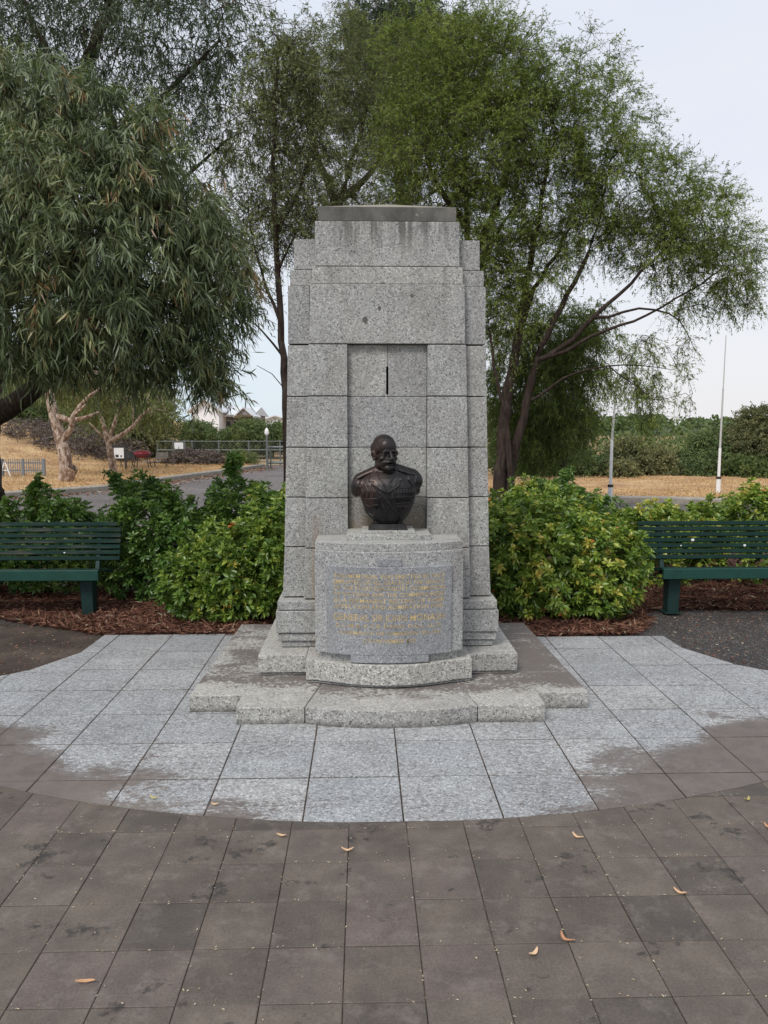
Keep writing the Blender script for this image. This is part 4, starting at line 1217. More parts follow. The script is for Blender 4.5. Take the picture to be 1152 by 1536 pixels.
def foliage(tips, outd, spec):
    """twigs at every tip, leaves along them"""
    T, K = spec['twigs'], spec['per']
    n = len(tips)
    g = np.array([0, 0, -1.0])
    base = np.repeat(tips, T, 0); od = np.repeat(outd, T, 0)
    td = unit(od * spec.get('out', 0.6) + RNG.normal(size=(n * T, 3)) * spec.get('rnd', 0.7) + g * spec.get('hang', 0.4))
    tl = spec['tlen'] * RNG.uniform(0.5, 1.25, n * T)
    ctone = np.repeat(np.clip(RNG.normal(spec.get('tone', 0.5), spec.get('cvar', 0.14), n), 0, 1), T)
    u = RNG.uniform(0.05, 1.0, (n * T, K))
    P = base[:, None, :] + td[:, None, :] * (tl[:, None] * u)[..., None] + g * (spec.get('tdroop', 0.35) * tl[:, None] * u ** 2)[..., None]
    P = P.reshape(-1, 3)
    D = unit(np.repeat(td, K, 0) * 0.55 + RNG.normal(size=(len(P), 3)) * spec.get('lrnd', 0.6) + g * spec.get('lhang', 0.3))
    tone = np.clip(np.repeat(ctone, K) + RNG.normal(0, spec.get('lvar', 0.12), len(P)), 0, 1)
    L = spec['len'] * RNG.uniform(0.6, 1.25, len(P)); Wd = spec['wid'] * RNG.uniform(0.75, 1.25, len(P))
    tw = None
    if spec.get('twig_r', 0) > 0:
        a = base; b = base + td * tl[:, None] + g * (spec.get('tdroop', 0.35) * tl)[:, None]
        tw = (a, b)
    return P, D, L, Wd, tone, tw
def twig_mesh(name, a, b, r):
    n = len(a); d = unit(b - a); s = unit(np.cross(d, RNG.normal(size=(n, 3)))); t = np.cross(d, s)
    V = []
    for (c, rr) in ((a, r), (b, r * 0.45)):
        for k in range(3):
            V.append(c + (s * math.cos(2 * PI * k / 3) + t * math.sin(2 * PI * k / 3)) * rr)
    V = np.stack(V, 1).reshape(-1, 3)
    F = np.array([0, 1, 4, 3, 1, 2, 5, 4, 2, 0, 3, 5])
    faces = (F[None, :] + np.arange(n)[:, None] * 6).ravel()
    return np_mesh(name, V, faces, np.arange(n * 3) * 4, smooth=True)
NLEAF = [0]
def tree(name, label, cat, base, limbs, lobes, n_tips, spec, leaf_mat, bark, group=None, shell=0.35, noise=0.16, seg=0.22, tip_r=0.004, sides=6, sag=0.12, mode='diamond', droop=0.15, extra_tips=None, power=2.4):
    root = empty(name, base); tag(root, label, cat, group)
    B = np.array(base)
    tips, outd = lobe_points(lobes, n_tips, shell, noise)
    if extra_tips is not None:
        tips = np.concatenate([tips, extra_tips[0]]); outd = np.concatenate([outd, extra_tips[1]])
    A, par, rad = grow(limbs, tips, seg, tip_r, sag, power)
    link('trunk', tubes_mesh('trunk', A - B, par, rad, sides), bark, root)
    P, D, L, Wd, tone, tw = foliage(tips, outd, spec)
    NLEAF[0] += len(P)
    link('crown', leaves_mesh('crown', P - B, D, L, Wd, tone, mode, droop), leaf_mat, root)
    if tw is not None:
        link('twigs', twig_mesh('twigs', tw[0] - B, tw[1] - B, spec['twig_r']), bark, root)
    return root
def PL(px, py, Y, rx, ry, rd, w=1.0):
    """ellipsoid: centre at a picture point and distance, radii in picture px across and up, metres in depth"""
    c = W(px, py, Y); s = Y / FPX
    return (c[0], c[1], c[2], rx * s, rd, ry * s, w)
def LM(pts, ra, rb): return ([W(*p) for p in pts], ra, rb)

# ------------------------------------------------------------------ near trees
gum = dict(twigs=6, per=11, tlen=0.30, out=0.6, rnd=0.75, hang=0.3, tdroop=0.4, lrnd=0.55, lhang=0.75, len=0.115, wid=0.0135, tone=0.50, cvar=0.17, lvar=0.14, twig_r=0.0016)
b0 = (-4.35, 8.6, 0.0)
tree('gum_tree', 'big weeping gum tree at the left edge with long grey green leaves and leaning limb', 'tree', b0,
     [([b0, W(-2, 800, 8.6), W(-6, 740, 8.6), W(-60, 680, 8.5), W(-75, 660, 8.3), W(-40, 640, 8.1), W(30, 600, 7.9), W(85, 555, 7.8), W(135, 480, 7.7), W(170, 390, 7.6), W(200, 290, 7.6), W(190, 180, 7.6)], 0.17, 0.03),
      LM([(85, 555, 7.8), (60, 460, 7.4), (50, 340, 7.2), (60, 200, 7.2)], 0.08, 0.02),
      LM([(135, 480, 7.7), (210, 440, 7.5), (290, 420, 7.6)], 0.05, 0.015),
      LM([(100, 545, 7.8), (180, 560, 7.9), (260, 575, 8.1)], 0.02, 0.006),
      LM([(-60, 680, 8.5), (-110, 560, 8.2), (-120, 400, 8.0), (-90, 250, 8.0)], 0.12, 0.03)],
     [PL(40, 150, 7.6, 90, 55, 0.7), PL(150, 180, 7.4, 85, 50, 0.7), PL(215, 235, 7.3, 60, 45, 0.6), PL(-10, 240, 7.3, 90, 60, 0.7), PL(90, 260, 7.0, 85, 55, 0.7), PL(190, 300, 7.2, 75, 45, 0.6), PL(280, 310, 7.5, 50, 45, 0.6),
      PL(20, 350, 7.0, 85, 50, 0.7), PL(130, 370, 6.9, 75, 48, 0.6), PL(235, 390, 7.3, 65, 45, 0.6), PL(325, 390, 7.7, 38, 50, 0.5), PL(40, 450, 6.9, 85, 45, 0.6), PL(150, 460, 7.0, 75, 45, 0.6), PL(250, 470, 7.5, 70, 42, 0.6), PL(325, 470, 7.8, 35, 40, 0.5),
      PL(190, 520, 7.5, 80, 30, 0.6), PL(90, 515, 7.3, 60, 28, 0.5), PL(285, 535, 7.7, 50, 26, 0.4), PL(10, 505, 7.2, 50, 26, 0.6),
      PL(-120, 380, 7.6, 100, 200, 1.0, 0.5), PL(-90, 160, 7.9, 110, 120, 1.0, 0.5), PL(315, 565, 7.8, 16, 16, 0.3, 1.6)],
     1200, gum, M['leaf_gum'], M['bark_dark'], mode='lance', droop=0.2, shell=0.42, noise=0.26, tip_r=0.0028, seg=0.2)
gum2 = dict(twigs=5, per=10, tlen=0.5, out=0.5, rnd=0.75, hang=0.5, tdroop=0.4, lrnd=0.7, lhang=0.6, len=0.10, wid=0.0165, tone=0.40, cvar=0.16, lvar=0.14, twig_r=0.002)
b0 = (-6.3, 12.6, 0.0)
tree('gum_tree', 'tall dark gum tree with open crown rising behind the weeping one, sky showing through', 'tree', b0,
     [([b0, W(-20, 620, 12.6), W(10, 450, 12.5), W(60, 300, 12.3), W(110, 150, 12), W(160, 20, 12), W(190, -90, 12)], 0.22, 0.06),
      LM([(60, 300, 12.3), (150, 220, 12), (240, 150, 11.8), (330, 60, 11.8)], 0.09, 0.02),
      LM([(10, 450, 12.5), (120, 380, 12.2), (240, 300, 12), (340, 210, 12)], 0.09, 0.015),
      LM([(240, 300, 12), (310, 330, 11.8), (350, 400, 11.8)], 0.035, 0.01),
      LM([(110, 150, 12), (60, 60, 12), (20, -40, 12)], 0.07, 0.02)],
     [PL(130, 30, 12, 120, 70, 1.4), PL(30, 60, 12, 90, 90, 1.4), PL(250, 60, 11.8, 100, 70, 1.2), PL(340, 50, 11.8, 65, 65, 1.0), PL(350, 170, 11.8, 45, 80, 0.9, 0.8), PL(290, 190, 12, 60, 60, 1.0, 0.45), PL(200, 140, 12, 70, 60, 1.0, 0.7),
      PL(330, 290, 11.9, 55, 70, 0.9, 0.75), PL(280, 350, 12, 60, 60, 0.9, 0.6), PL(350, 420, 11.9, 35, 60, 0.8, 0.9), PL(150, -70, 12, 200, 60, 1.5, 0.8), PL(-60, 100, 12, 80, 160, 1.4, 0.6)],
     820, gum2, M['leaf_gum_dark'], M['bark_dark'], mode='diamond', shell=0.15, tip_r=0.004)
slim = dict(twigs=6, per=9, tlen=0.5, out=0.45, rnd=0.8, hang=0.15, tdroop=0.3, lrnd=0.8, lhang=0.2, len=0.062, wid=0.014, tone=0.45, cvar=0.2, lvar=0.15, twig_r=0.0022)
b0 = W(432, 700, 10.5); b0 = (b0[0], b0[1], 0)
tree('slender_tree', 'slender dark stemmed tree with sparse fine leaves just left of the memorial', 'tree', b0,
     [([b0, W(431, 620, 10.5), W(424, 540, 10.5), W(418, 440, 10.5), W(413, 330, 10.5), W(410, 230, 10.5), W(412, 130, 10.5), W(420, 60, 10.5)], 0.072, 0.02),
      LM([(424, 540, 10.5), (400, 500, 10.4), (372, 470, 10.3), (345, 455, 10.2)], 0.018, 0.004),
      LM([(430, 580, 10.5), (410, 555, 10.4), (385, 548, 10.3)], 0.008, 0.003),
      LM([(420, 480, 10.5), (395, 420, 10.6), (375, 350, 10.6), (368, 270, 10.6)], 0.025, 0.006),
      LM([(414, 350, 10.5), (450, 290, 10.6), (470, 210, 10.7), (470, 120, 10.8)], 0.03, 0.008),
      LM([(416, 400, 10.5), (440, 360, 10.5), (465, 310, 10.6)], 0.02, 0.006)],
     [PL(420, 110, 10.5, 45, 75, 0.8, 0.9), PL(390, 210, 10.5, 45, 60, 0.8, 0.6), PL(455, 190, 10.7, 50, 80, 0.8, 0.9), PL(400, 320, 10.6, 50, 55, 0.8, 0.75), PL(455, 320, 10.7, 45, 50, 0.7, 0.8), PL(385, 400, 10.4, 30, 45, 0.6, 0.35)],
     400, slim, M['leaf_olive'], M['bark_red'], shell=0.1, tip_r=0.0035)
feather = dict(twigs=7, per=13, tlen=0.42, out=0.7, rnd=0.6, hang=-0.15, tdroop=0.3, lrnd=0.75, lhang=0.1, len=0.060, wid=0.0125, tone=0.5, cvar=0.17, lvar=0.14, twig_r=0.0022)
b0 = (-1.1, 14.2, 0.0)
tree('feathery_tree', 'olive grey tree with domed feathery crown behind the memorial, left of centre', 'tree', b0,
     [([b0, W(500, 420, 14.2), W(510, 300, 14.2), W(540, 200, 14.2), W(560, 110, 14.2)], 0.17, 0.03),
      LM([(508, 310, 14.2), (470, 220, 14.0), (455, 120, 14.0)], 0.08, 0.02), LM([(510, 300, 14.2), (560, 260, 14), (600, 180, 14)], 0.07, 0.015)],
     [PL(500, 110, 14.2, 75, 65, 1.2), PL(452, 130, 14, 45, 70, 1.1, 0.6), PL(560, 130, 14.2, 60, 80, 1.1), PL(470, 260, 14, 70, 80, 1.1, 0.8), PL(560, 260, 14, 70, 90, 1.1, 0.85), PL(560, 370, 14.2, 120, 60, 1.0, 0.5)],
     760, dict(feather, tone=0.48), M['leaf_olive'], M['bark_grey'], shell=0.2, tip_r=0.004)
b0 = (1.75, 12.4, 0.0)
tree('wattle_tree', 'bright green feathery tree towering right behind the memorial cap', 'tree', b0,
     [([b0, W(705, 480, 12.4), W(700, 340, 12.4), W(700, 240, 12.4), W(690, 140, 12.4)], 0.13, 0.02),
      LM([(700, 340, 12.4), (640, 260, 12.2), (630, 150, 12.2)], 0.06, 0.01), LM([(702, 400, 12.4), (760, 280, 12.3), (770, 150, 12.3)], 0.07, 0.012),
      LM([(705, 430, 12.4), (745, 350, 12.6), (780, 300, 12.6)], 0.05, 0.015)],
     [PL(650, 110, 12.3, 75, 75, 1.1), PL(720, 110, 12.5, 70, 70, 1.0), PL(765, 130, 12.3, 45, 75, 1.0, 0.8), PL(640, 210, 12.0, 70, 70, 1.0), PL(730, 220, 12.0, 75, 75, 1.0), PL(640, 300, 12.3, 60, 50, 0.9, 0.8), PL(740, 330, 12.2, 50, 80, 0.9), PL(745, 430, 12.4, 38, 70, 0.8), PL(720, 40+30, 12.5, 30, 30, 0.6)],
     1200, dict(feather, tone=0.55, len=0.068, hang=-0.25), M['leaf_wattle'], M['bark_grey'], shell=0.2, tip_r=0.0035)
b0 = (0.9, 19.5, 0.0)
tree('far_gum_tree', 'round topped dark gum crown peeping over the feathery trees at the top of the picture', 'tree', b0,
     [([b0, W(600, 300, 19.5), W(600, 120, 19.5), W(600, 40, 19.5)], 0.25, 0.05)],
     [PL(600, 30, 19.5, 72, 55, 1.5), PL(570, 60, 19.5, 50, 40, 1.2), PL(635, 70, 19.5, 50, 60, 1.2), PL(600, 150, 19.5, 110, 80, 1.5, 0.7)],
     650, dict(feather, tone=0.42, len=0.12, wid=0.024, tlen=0.6, per=12, hang=0.3), M['leaf_gum_dark'], M['bark_grey'], shell=0.3)
# spreading tree on the right
sp_ = dict(twigs=7, per=11, tlen=0.36, out=0.75, rnd=0.6, hang=0.0, tdroop=0.25, lrnd=0.65, lhang=0.25, len=0.060, wid=0.0125, tone=0.52, cvar=0.18, lvar=0.14, twig_r=0.0020)
b0 = (2.22, 12.0, 0.0)
Yd = 12.0
weep = []
for (px0_, px1_, py0_, py1_, k) in ((940, 985, 560, 640, 26), (900, 1045, 500, 600, 60), (1000, 1135, 400, 470, 46), (1080, 1140, 360, 460, 20)):
    for _ in range(k): weep.append(W(random.uniform(px0_, px1_), random.uniform(py0_, py1_), Yd + random.uniform(-0.6, 0.4)))
weep = np.array(weep); wd = np.tile(np.array([[0.25, 0, -0.9]]), (len(weep), 1))
tree('spreading_tree', 'large multi stemmed tree spreading to the right of the memorial with airy weeping branch ends', 'tree', b0,
     [([b0, W(748, 755, Yd), W(752, 690, Yd), W(756, 620, Yd), W(770, 540, Yd), W(782, 470, Yd), W(795, 390, Yd), W(815, 290, Yd), W(830, 180, Yd)], 0.12, 0.012),
      ([(2.30, 12.1, 0.0), W(756, 750, 12.1), W(772, 670, 12.1), W(792, 600, 12.0), W(800, 545, 12.0), W(830, 480, 11.9), W(870, 410, 11.9), W(900, 330, 11.9), W(915, 250, 11.9)], 0.095, 0.012),
      ([(2.36, 12.0, 0.0), W(768, 740, 11.9), W(762, 640, 11.8), W(742, 560, 11.8), W(732, 480, 11.9)], 0.06, 0.015),
      LM([(782, 490, Yd), (800, 430, 12.2), (840, 380, 12.3), (870, 300, 12.3)], 0.05, 0.01),
      LM([(800, 545, 12.0), (850, 520, 11.9), (890, 480, 11.8), (940, 430, 11.7), (1000, 370, 11.7), (1050, 330, 11.7)], 0.048, 0.008),
      LM([(830, 540, 11.95), (890, 500, 11.8), (960, 480, 11.7), (1030, 440, 11.6), (1090, 400, 11.6)], 0.032, 0.006),
      LM([(790, 610, 12.0), (850, 560, 11.9), (905, 550, 11.8), (960, 545, 11.7), (1010, 555, 11.6)], 0.022, 0.004),
      LM([(905, 550, 11.8), (950, 575, 11.7), (980, 600, 11.6)], 0.012, 0.004),
      LM([(890, 480, 11.8), (950, 460, 11.7), (1020, 470, 11.6), (1040, 520, 11.6)], 0.025, 0.005)],
     [PL(850, 130, 12, 70, 55, 1.0, 0.8), PL(820, 200, 12, 75, 70, 1.0), PL(900, 200, 12, 75, 70, 1.0), PL(830, 290, 12, 75, 70, 1.0, 0.9), PL(940, 280, 11.9, 75, 65, 1.0), PL(880, 350, 12.2, 70, 50, 0.9, 0.8), PL(1000, 300, 11.8, 60, 50, 0.9, 0.8),
      PL(1040, 350, 11.7, 70, 50, 0.8), PL(1090, 380, 11.6, 40, 55, 0.7, 0.9), PL(800, 400, 12.1, 60, 50, 0.8, 0.7), PL(1000, 400, 11.7, 60, 25, 0.7, 0.6), PL(760, 470, 12, 35, 70, 0.7, 0.9), PL(980, 350, 11.8, 60, 40, 0.8, 0.8), PL(1050, 310, 11.7, 45, 28, 0.6, 0.8)],
     1250, sp_, M['leaf_wattle'], M['bark_red'], shell=0.12, tip_r=0.003, extra_tips=(weep, wd), sides=7)
b0 = (3.9, 15.2, 0.0)
tree('dark_tree', 'dense dark green drooping tree low behind the spreading one, right of the memorial', 'tree', b0,
     [([b0, W(845, 680, 15.2), W(840, 600, 15.2), W(830, 520, 15.2)], 0.12, 0.03), LM([(842, 640, 15.2), (880, 570, 15), (900, 510, 15)], 0.05, 0.015)],
     [PL(830, 500, 15.2, 55, 40, 1.2), PL(862, 545, 15, 38, 50, 1.0), PL(815, 590, 15.0, 45, 60, 1.2), PL(850, 625, 15, 40, 40, 1.0), PL(800, 655, 15.3, 40, 45, 1.0), PL(885, 480, 15.3, 30, 22, 1.0, 0.6), PL(770, 580, 15.6, 40, 90, 1.0, 0.9)],
     1000, dict(sp_, tone=0.30, len=0.072, wid=0.015, hang=0.6, lhang=0.8, tdroop=0.45, tlen=0.38, per=12), M['leaf_wattle'], M['bark_grey'], shell=0.3)

# ------------------------------------------------------------------ shrubs
def shrub(label, lobes, n, leaf_mat, L=0.064, Wd=0.026, tone=0.5, cvar=0.16, shoots=(), name='leafy_shrub', red=0.0, group='leafy green shrubs around the memorial', k=7, inner=0.5):
    c = np.mean([l[:3] for l in lobes], 0)
    B = np.array([c[0], c[1], 0.0])
    root = empty(name, tuple(B)); tag(root, label, 'shrub', group)
    n = int(n * 0.74)
    P, O = lobe_points(lobes, n, 0.72, 0.16)
    Pi, Oi = lobe_points(lobes, int(n * inner), 0.35, 0.10)
    ok = P[:, 2] > 0.03; P, O = P[ok], O[ok]; ok = Pi[:, 2] > 0.05; Pi, Oi = Pi[ok], Oi[ok]
    shoots = list(shoots)
    top_i = np.where((O[:, 2] > 0.15))[0]
    for q in RNG.choice(top_i, min(22, len(top_i)), replace=False):
        d_ = O[q] * 0.5 + np.array([0, 0, 0.8]) + RNG.normal(size=3) * 0.25; d_ /= np.linalg.norm(d_)
        shoots.append(([tuple(P[q]), tuple(P[q] + d_ * RNG.uniform(0.08, 0.2))], 5))
    for (pts, m) in shoots:
        Q = np.array(pts); u = RNG.uniform(0, 1, m) ** 0.8 * (len(Q) - 1)
        i = np.minimum(u.astype(int), len(Q) - 2); f = (u - i)[:, None]
        R = Q[i] * (1 - f) + Q[i + 1] * f + RNG.normal(size=(m, 3)) * 0.028
        P = np.concatenate([P, R]); O = np.concatenate([O, unit(RNG.normal(size=(m, 3)) + np.array([0, 0, 0.6]))])
    allp = np.concatenate([P, Pi]); allo = np.concatenate([O, Oi])
    ax = unit(allo * 0.8 + np.array([0, -0.0, 0.55]) + RNG.normal(size=allo.shape) * 0.35)
    nT = len(allp)
    ctone = np.clip(RNG.normal(tone, cvar, nT), 0, 0.93)
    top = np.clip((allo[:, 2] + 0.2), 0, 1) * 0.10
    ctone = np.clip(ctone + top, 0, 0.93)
    rm = RNG.uniform(0, 1, nT) < red
    ctone[rm] = RNG.uniform(0.94, 1.0, rm.sum())
    D = rosette_dirs(ax, k, 1.05); P1 = np.repeat(allp, k, 0); T1 = np.repeat(ctone, k)
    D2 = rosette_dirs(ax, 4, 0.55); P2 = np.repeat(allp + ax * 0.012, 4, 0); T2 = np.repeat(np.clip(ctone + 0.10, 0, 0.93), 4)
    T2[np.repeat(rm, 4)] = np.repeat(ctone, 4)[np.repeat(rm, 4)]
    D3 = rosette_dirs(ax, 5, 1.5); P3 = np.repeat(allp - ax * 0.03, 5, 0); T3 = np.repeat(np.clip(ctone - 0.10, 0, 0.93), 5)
    P_, D_, T_ = np.concatenate([P1, P2, P3]), np.concatenate([D, D2, D3]), np.concatenate([T1, T2, T3])
    Ls = np.concatenate([np.full(len(P1), L), np.full(len(P2), L * 0.62), np.full(len(P3), L * 1.05)]) * RNG.uniform(0.7, 1.2, len(P_))
    T_ = np.clip(T_ + RNG.normal(0, 0.07, len(T_)) * (T_ < 0.93), 0, 1)
    NLEAF[0] += len(P_)
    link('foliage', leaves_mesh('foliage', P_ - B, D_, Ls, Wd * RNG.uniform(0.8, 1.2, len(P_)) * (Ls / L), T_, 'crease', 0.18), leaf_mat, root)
    # woody stems
    ti = RNG.choice(len(allp), min(260, len(allp)), replace=False)
    stems = [([(c[0] + random.uniform(-.1, .1) + dx, c[1] + dy, -0.02), (c[0] + dx * 1.6, c[1] + dy * 1.2, 0.25)], 0.014, 0.008) for dx, dy in ((0, 0), (0.2, 0.05), (-0.2, 0.0), (0.35, -0.1), (-0.35, 0.1))]
    limbs = []
    for s_ in stems: limbs.append(s_)
    A, par, rad = grow([limbs[0]] + [([limbs[0][0][0], l[0][1]], 0.012, 0.006) for l in limbs[1:]], allp[ti], 0.12, 0.0018, 0.1)
    link('stems', tubes_mesh('stems', A - B, par, rad, 4), M['bark_grey'], root)
    return root
SL = lambda x, y, z, rx, ry, rz, w=1.0: (x, y, z, rx, ry, rz, w)
shrub('low rounded lime green shrub against the memorial, left side', [SL(-1.35, 6.95, 0.42, 0.50, 0.42, 0.46), SL(-0.95, 6.95, 0.52, 0.32, 0.40, 0.50), SL(-1.70, 6.85, 0.28, 0.30, 0.32, 0.34), SL(-1.2, 6.80, 0.24, 0.48, 0.30, 0.26)],
      1150, M['leaf_shrub'], tone=0.47, red=0.008)
shrub('tall dark green shrub with one long upright shoot, behind the low lime shrub', [SL(-1.35, 7.9, 0.75, 0.50, 0.40, 0.42), SL(-1.0, 7.9, 0.62, 0.36, 0.4, 0.42), SL(-1.7, 7.8, 0.55, 0.3, 0.3, 0.38)],
      800, M['leaf_shrub_dark'], tone=0.5, shoots=(([W(345, 790, 7.7), W(343, 730, 7.7), W(347, 700, 7.7), W(352, 680, 7.7)], 24), ([W(346, 712, 7.7), W(352, 682, 7.7)], 18), ([W(385, 800, 7.7), W(390, 755, 7.7), W(396, 738, 7.7)], 22)))
shrub('upright dark green shrub just right of the worn left bench', [SL(-2.35, 7.75, 0.70, 0.46, 0.40, 0.44), SL(-2.0, 7.6, 0.50, 0.32, 0.35, 0.45), SL(-2.6, 7.7, 0.45, 0.3, 0.35, 0.4), SL(-2.15, 7.6, 0.25, 0.4, 0.3, 0.25)],
      900, M['leaf_shrub_dark'], tone=0.45, shoots=(([W(180, 790, 7.9), W(178, 740, 7.9), W(172, 708, 7.9)], 34), ([W(215, 770, 7.9), W(222, 735, 7.9), W(228, 722, 7.9)], 30), ([W(250, 775, 7.9), W(255, 745, 7.9)], 16), ([W(200, 770, 7.9), W(196, 735, 7.9), W(192, 715, 7.9)], 24)))
shrub('bushy green shrub rising behind the worn left bench', [SL(-3.55, 8.3, 0.62, 0.45, 0.4, 0.42), SL(-3.1, 8.2, 0.52, 0.4, 0.4, 0.40), SL(-4.1, 8.2, 0.5, 0.5, 0.4, 0.38), SL(-3.4, 8.0, 0.3, 0.9, 0.3, 0.3)],
      950, M['leaf_shrub_dark'], tone=0.52, shoots=(([W(50, 790, 8.2), W(50, 745, 8.2), W(54, 720, 8.2)], 46), ([W(75, 790, 8.2), W(85, 760, 8.2)], 20)))
shrub('broad rounded yellow green shrub against the memorial, right side, with a few russet leaves', [SL(1.45, 6.95, 0.50, 0.55, 0.45, 0.50), SL(1.05, 6.98, 0.55, 0.36, 0.42, 0.48), SL(1.95, 6.9, 0.45, 0.34, 0.38, 0.45), SL(1.5, 6.78, 0.25, 0.62, 0.32, 0.27), SL(2.18, 6.80, 0.50, 0.24, 0.25, 0.28), SL(2.05, 6.70, 0.22, 0.24, 0.26, 0.22), SL(1.5, 7.05, 0.82, 0.42, 0.35, 0.28)],
      1500, M['leaf_shrub'], tone=0.54, cvar=0.20, red=0.012)
shrub('taller green shrub crowding behind the broad yellow green one', [SL(1.6, 8.0, 0.78, 0.40, 0.4, 0.38), SL(2.05, 8.1, 0.62, 0.36, 0.4, 0.34), SL(1.2, 8.1, 0.55, 0.30, 0.3, 0.36)],
      620, M['leaf_shrub'], tone=0.45, shoots=(([W(845, 790, 8.0), W(846, 750, 8.0), W(850, 735, 8.0)], 24),))
shrub('low bright green shrub behind the right bench, nearest the broad shrub', [SL(3.05, 8.5, 0.54, 0.45, 0.45, 0.33), SL(2.6, 8.5, 0.38, 0.35, 0.4, 0.30), SL(3.5, 8.4, 0.55, 0.4, 0.4, 0.34), SL(3.0, 8.2, 0.25, 0.8, 0.3, 0.22, 0.4)],
      820, M['leaf_shrub'], tone=0.56)
shrub('bright green shrub at the far right edge behind the bench', [SL(4.25, 8.5, 0.68, 0.42, 0.45, 0.40), SL(4.7, 8.4, 0.6, 0.5, 0.4, 0.4), SL(4.2, 8.2, 0.28, 0.6, 0.3, 0.25, 0.4), SL(3.85, 8.5, 0.6, 0.2, 0.3, 0.28)],
      800, M['leaf_shrub'], tone=0.55)
shrub('small dark undergrowth clump in shade under the spreading tree', [SL(2.6, 10.6, 0.55, 0.5, 0.5, 0.45), SL(3.1, 10.4, 0.4, 0.4, 0.4, 0.38)], 420, M['leaf_shrub_dark'], tone=0.4)

# ------------------------------------------------------------------ background vegetation
def far_tree(name, label, base, lobes, n, leaf_mat, bark, L=0.16, per=9, tone=0.5, cvar=0.16, group=None, trunk_r=0.09, twigs=4, hang=0.1, shell=0.45, limbs=None, cat='tree', tlen=None):
    B = (base[0], base[1], base[2] if len(base) > 2 else 0.0)
    top = max(l[2] for l in lobes)
    lc = np.mean([l[:3] for l in lobes], 0)
    lb = limbs or [([B, (B[0] * 0.5 + lc[0] * 0.5, B[1], lerp(B[2], top, 0.5)), (lc[0], lc[1], top)], trunk_r, trunk_r * 0.3)]
    sp = dict(twigs=twigs, per=per, tlen=tlen or L * 3.2, out=0.6, rnd=0.7, hang=hang, tdroop=0.3, lrnd=0.8, lhang=0.2, len=L, wid=L * 0.36, tone=tone, cvar=cvar, lvar=0.14)
    return tree(name, label, cat, B, lb, lobes, n, sp, leaf_mat, bark, group, shell=shell, seg=0.5, tip_r=0.008, sides=5)
# pale gum in the left distance
Yg = 26.0
b0 = G(98, 722, 0.12)
tree('pale_gum_tree', 'pale peeling gum tree with twisted bare trunk, nearest the blue grey fence', 'tree', b0,
     [([b0, W(106, 712, b0[1]), W(98, 690, b0[1]), W(90, 660, b0[1]), W(84, 640, b0[1]), W(78, 610, b0[1]), W(72, 588, b0[1]), W(74, 560, b0[1])], 0.22, 0.11),
      LM([(99, 660, b0[1]), (106, 640, b0[1] - .3), (113, 620, b0[1] - .5), (120, 600, b0[1] - .5), (135, 590, b0[1] - .5), (152, 582, b0[1] - .6)], 0.09, 0.04),
      LM([(116, 626, b0[1] - .5), (128, 616, b0[1] - .7), (130, 606, b0[1] - .8)], 0.07, 0.03),
      LM([(85, 632, b0[1]), (98, 628, b0[1]), (115, 634, b0[1] - .2), (135, 630, b0[1] - .2), (150, 618, b0[1] - .2)], 0.10, 0.04),
      LM([(104, 725, b0[1] - .1), (108, 700, b0[1] - .1)], 0.28, 0.2)],
     [PL(60, 555, 26.5, 60, 32, 1.6), PL(165, 580, 27, 45, 26, 1.4), PL(115, 545, 27, 80, 36, 2.0)],
     300, dict(twigs=4, per=10, tlen=0.7, out=0.5, rnd=0.7, hang=0.4, tdroop=0.3, lrnd=0.7, lhang=0.6, len=0.16, wid=0.035, tone=0.5, cvar=0.2), M['leaf_olive'], M['bark_pale'], tip_r=0.01, seg=0.4, sides=9)
Y2 = 31.0
b0 = G(170, 706, 0.15)
tree('pale_gum_tree', 'smaller pale gum tree with forked bare branches beside the white notice board', 'tree', b0,
     [([b0, W(168, 690, b0[1]), W(165, 665, b0[1]), W(162, 650, b0[1]), W(156, 632, b0[1]), W(150, 620, b0[1])], 0.15, 0.07),
      LM([(164, 660, b0[1]), (168, 640, b0[1]), (173, 620, b0[1]), (180, 612, b0[1])], 0.09, 0.04),
      LM([(165, 660, b0[1]), (185, 650, b0[1]), (205, 636, b0[1]), (216, 628, b0[1]), (226, 612, b0[1])], 0.10, 0.04),
      LM([(160, 655, b0[1]), (148, 645, b0[1]), (134, 634, b0[1])], 0.06, 0.03),
      LM([(205, 636, b0[1]), (206, 622, b0[1]), (200, 612, b0[1])], 0.05, 0.02)],
     [PL(150, 606, 32.5, 45, 20, 1.5), PL(222, 606, 32, 38, 22, 1.5)],
     240, dict(twigs=4, per=9, tlen=0.9, out=0.5, rnd=0.7, hang=0.2, tdroop=0.3, lrnd=0.7, lhang=0.3, len=0.19, wid=0.045, tone=0.5, cvar=0.2), M['leaf_olive'], M['bark_pale'], tip_r=0.012, seg=0.5, sides=8)
gL = 'dark trees on the bank in the left distance'
far_tree('dark_gum_tree', 'broad dark olive tree mass behind the forked pale gum, left distance', (-10.5, 42, 0.2), [PL(190, 620, 42, 60, 45, 3), PL(226, 645, 42, 28, 40, 3), PL(150, 600, 43, 60, 40, 3), PL(215, 588, 42, 36, 30, 3), PL(210, 670, 42, 50, 25, 2.5, 0.7)], 900, M['leaf_scrub'], M['bark_dark'], L=0.22, tone=0.35, cvar=0.2)
far_tree('scrub_tree', 'olive wattle scrub at the top of the left bank behind the pale gum', (-19, 44, 1.5), [PL(50, 620, 44, 60, 30, 3), PL(110, 630, 44, 40, 40, 3), PL(20, 610, 45, 40, 30, 3), PL(70, 600, 45, 60, 30, 3)], 650, M['leaf_hedge'], M['bark_dark'], L=0.24, tone=0.45, cvar=0.2)
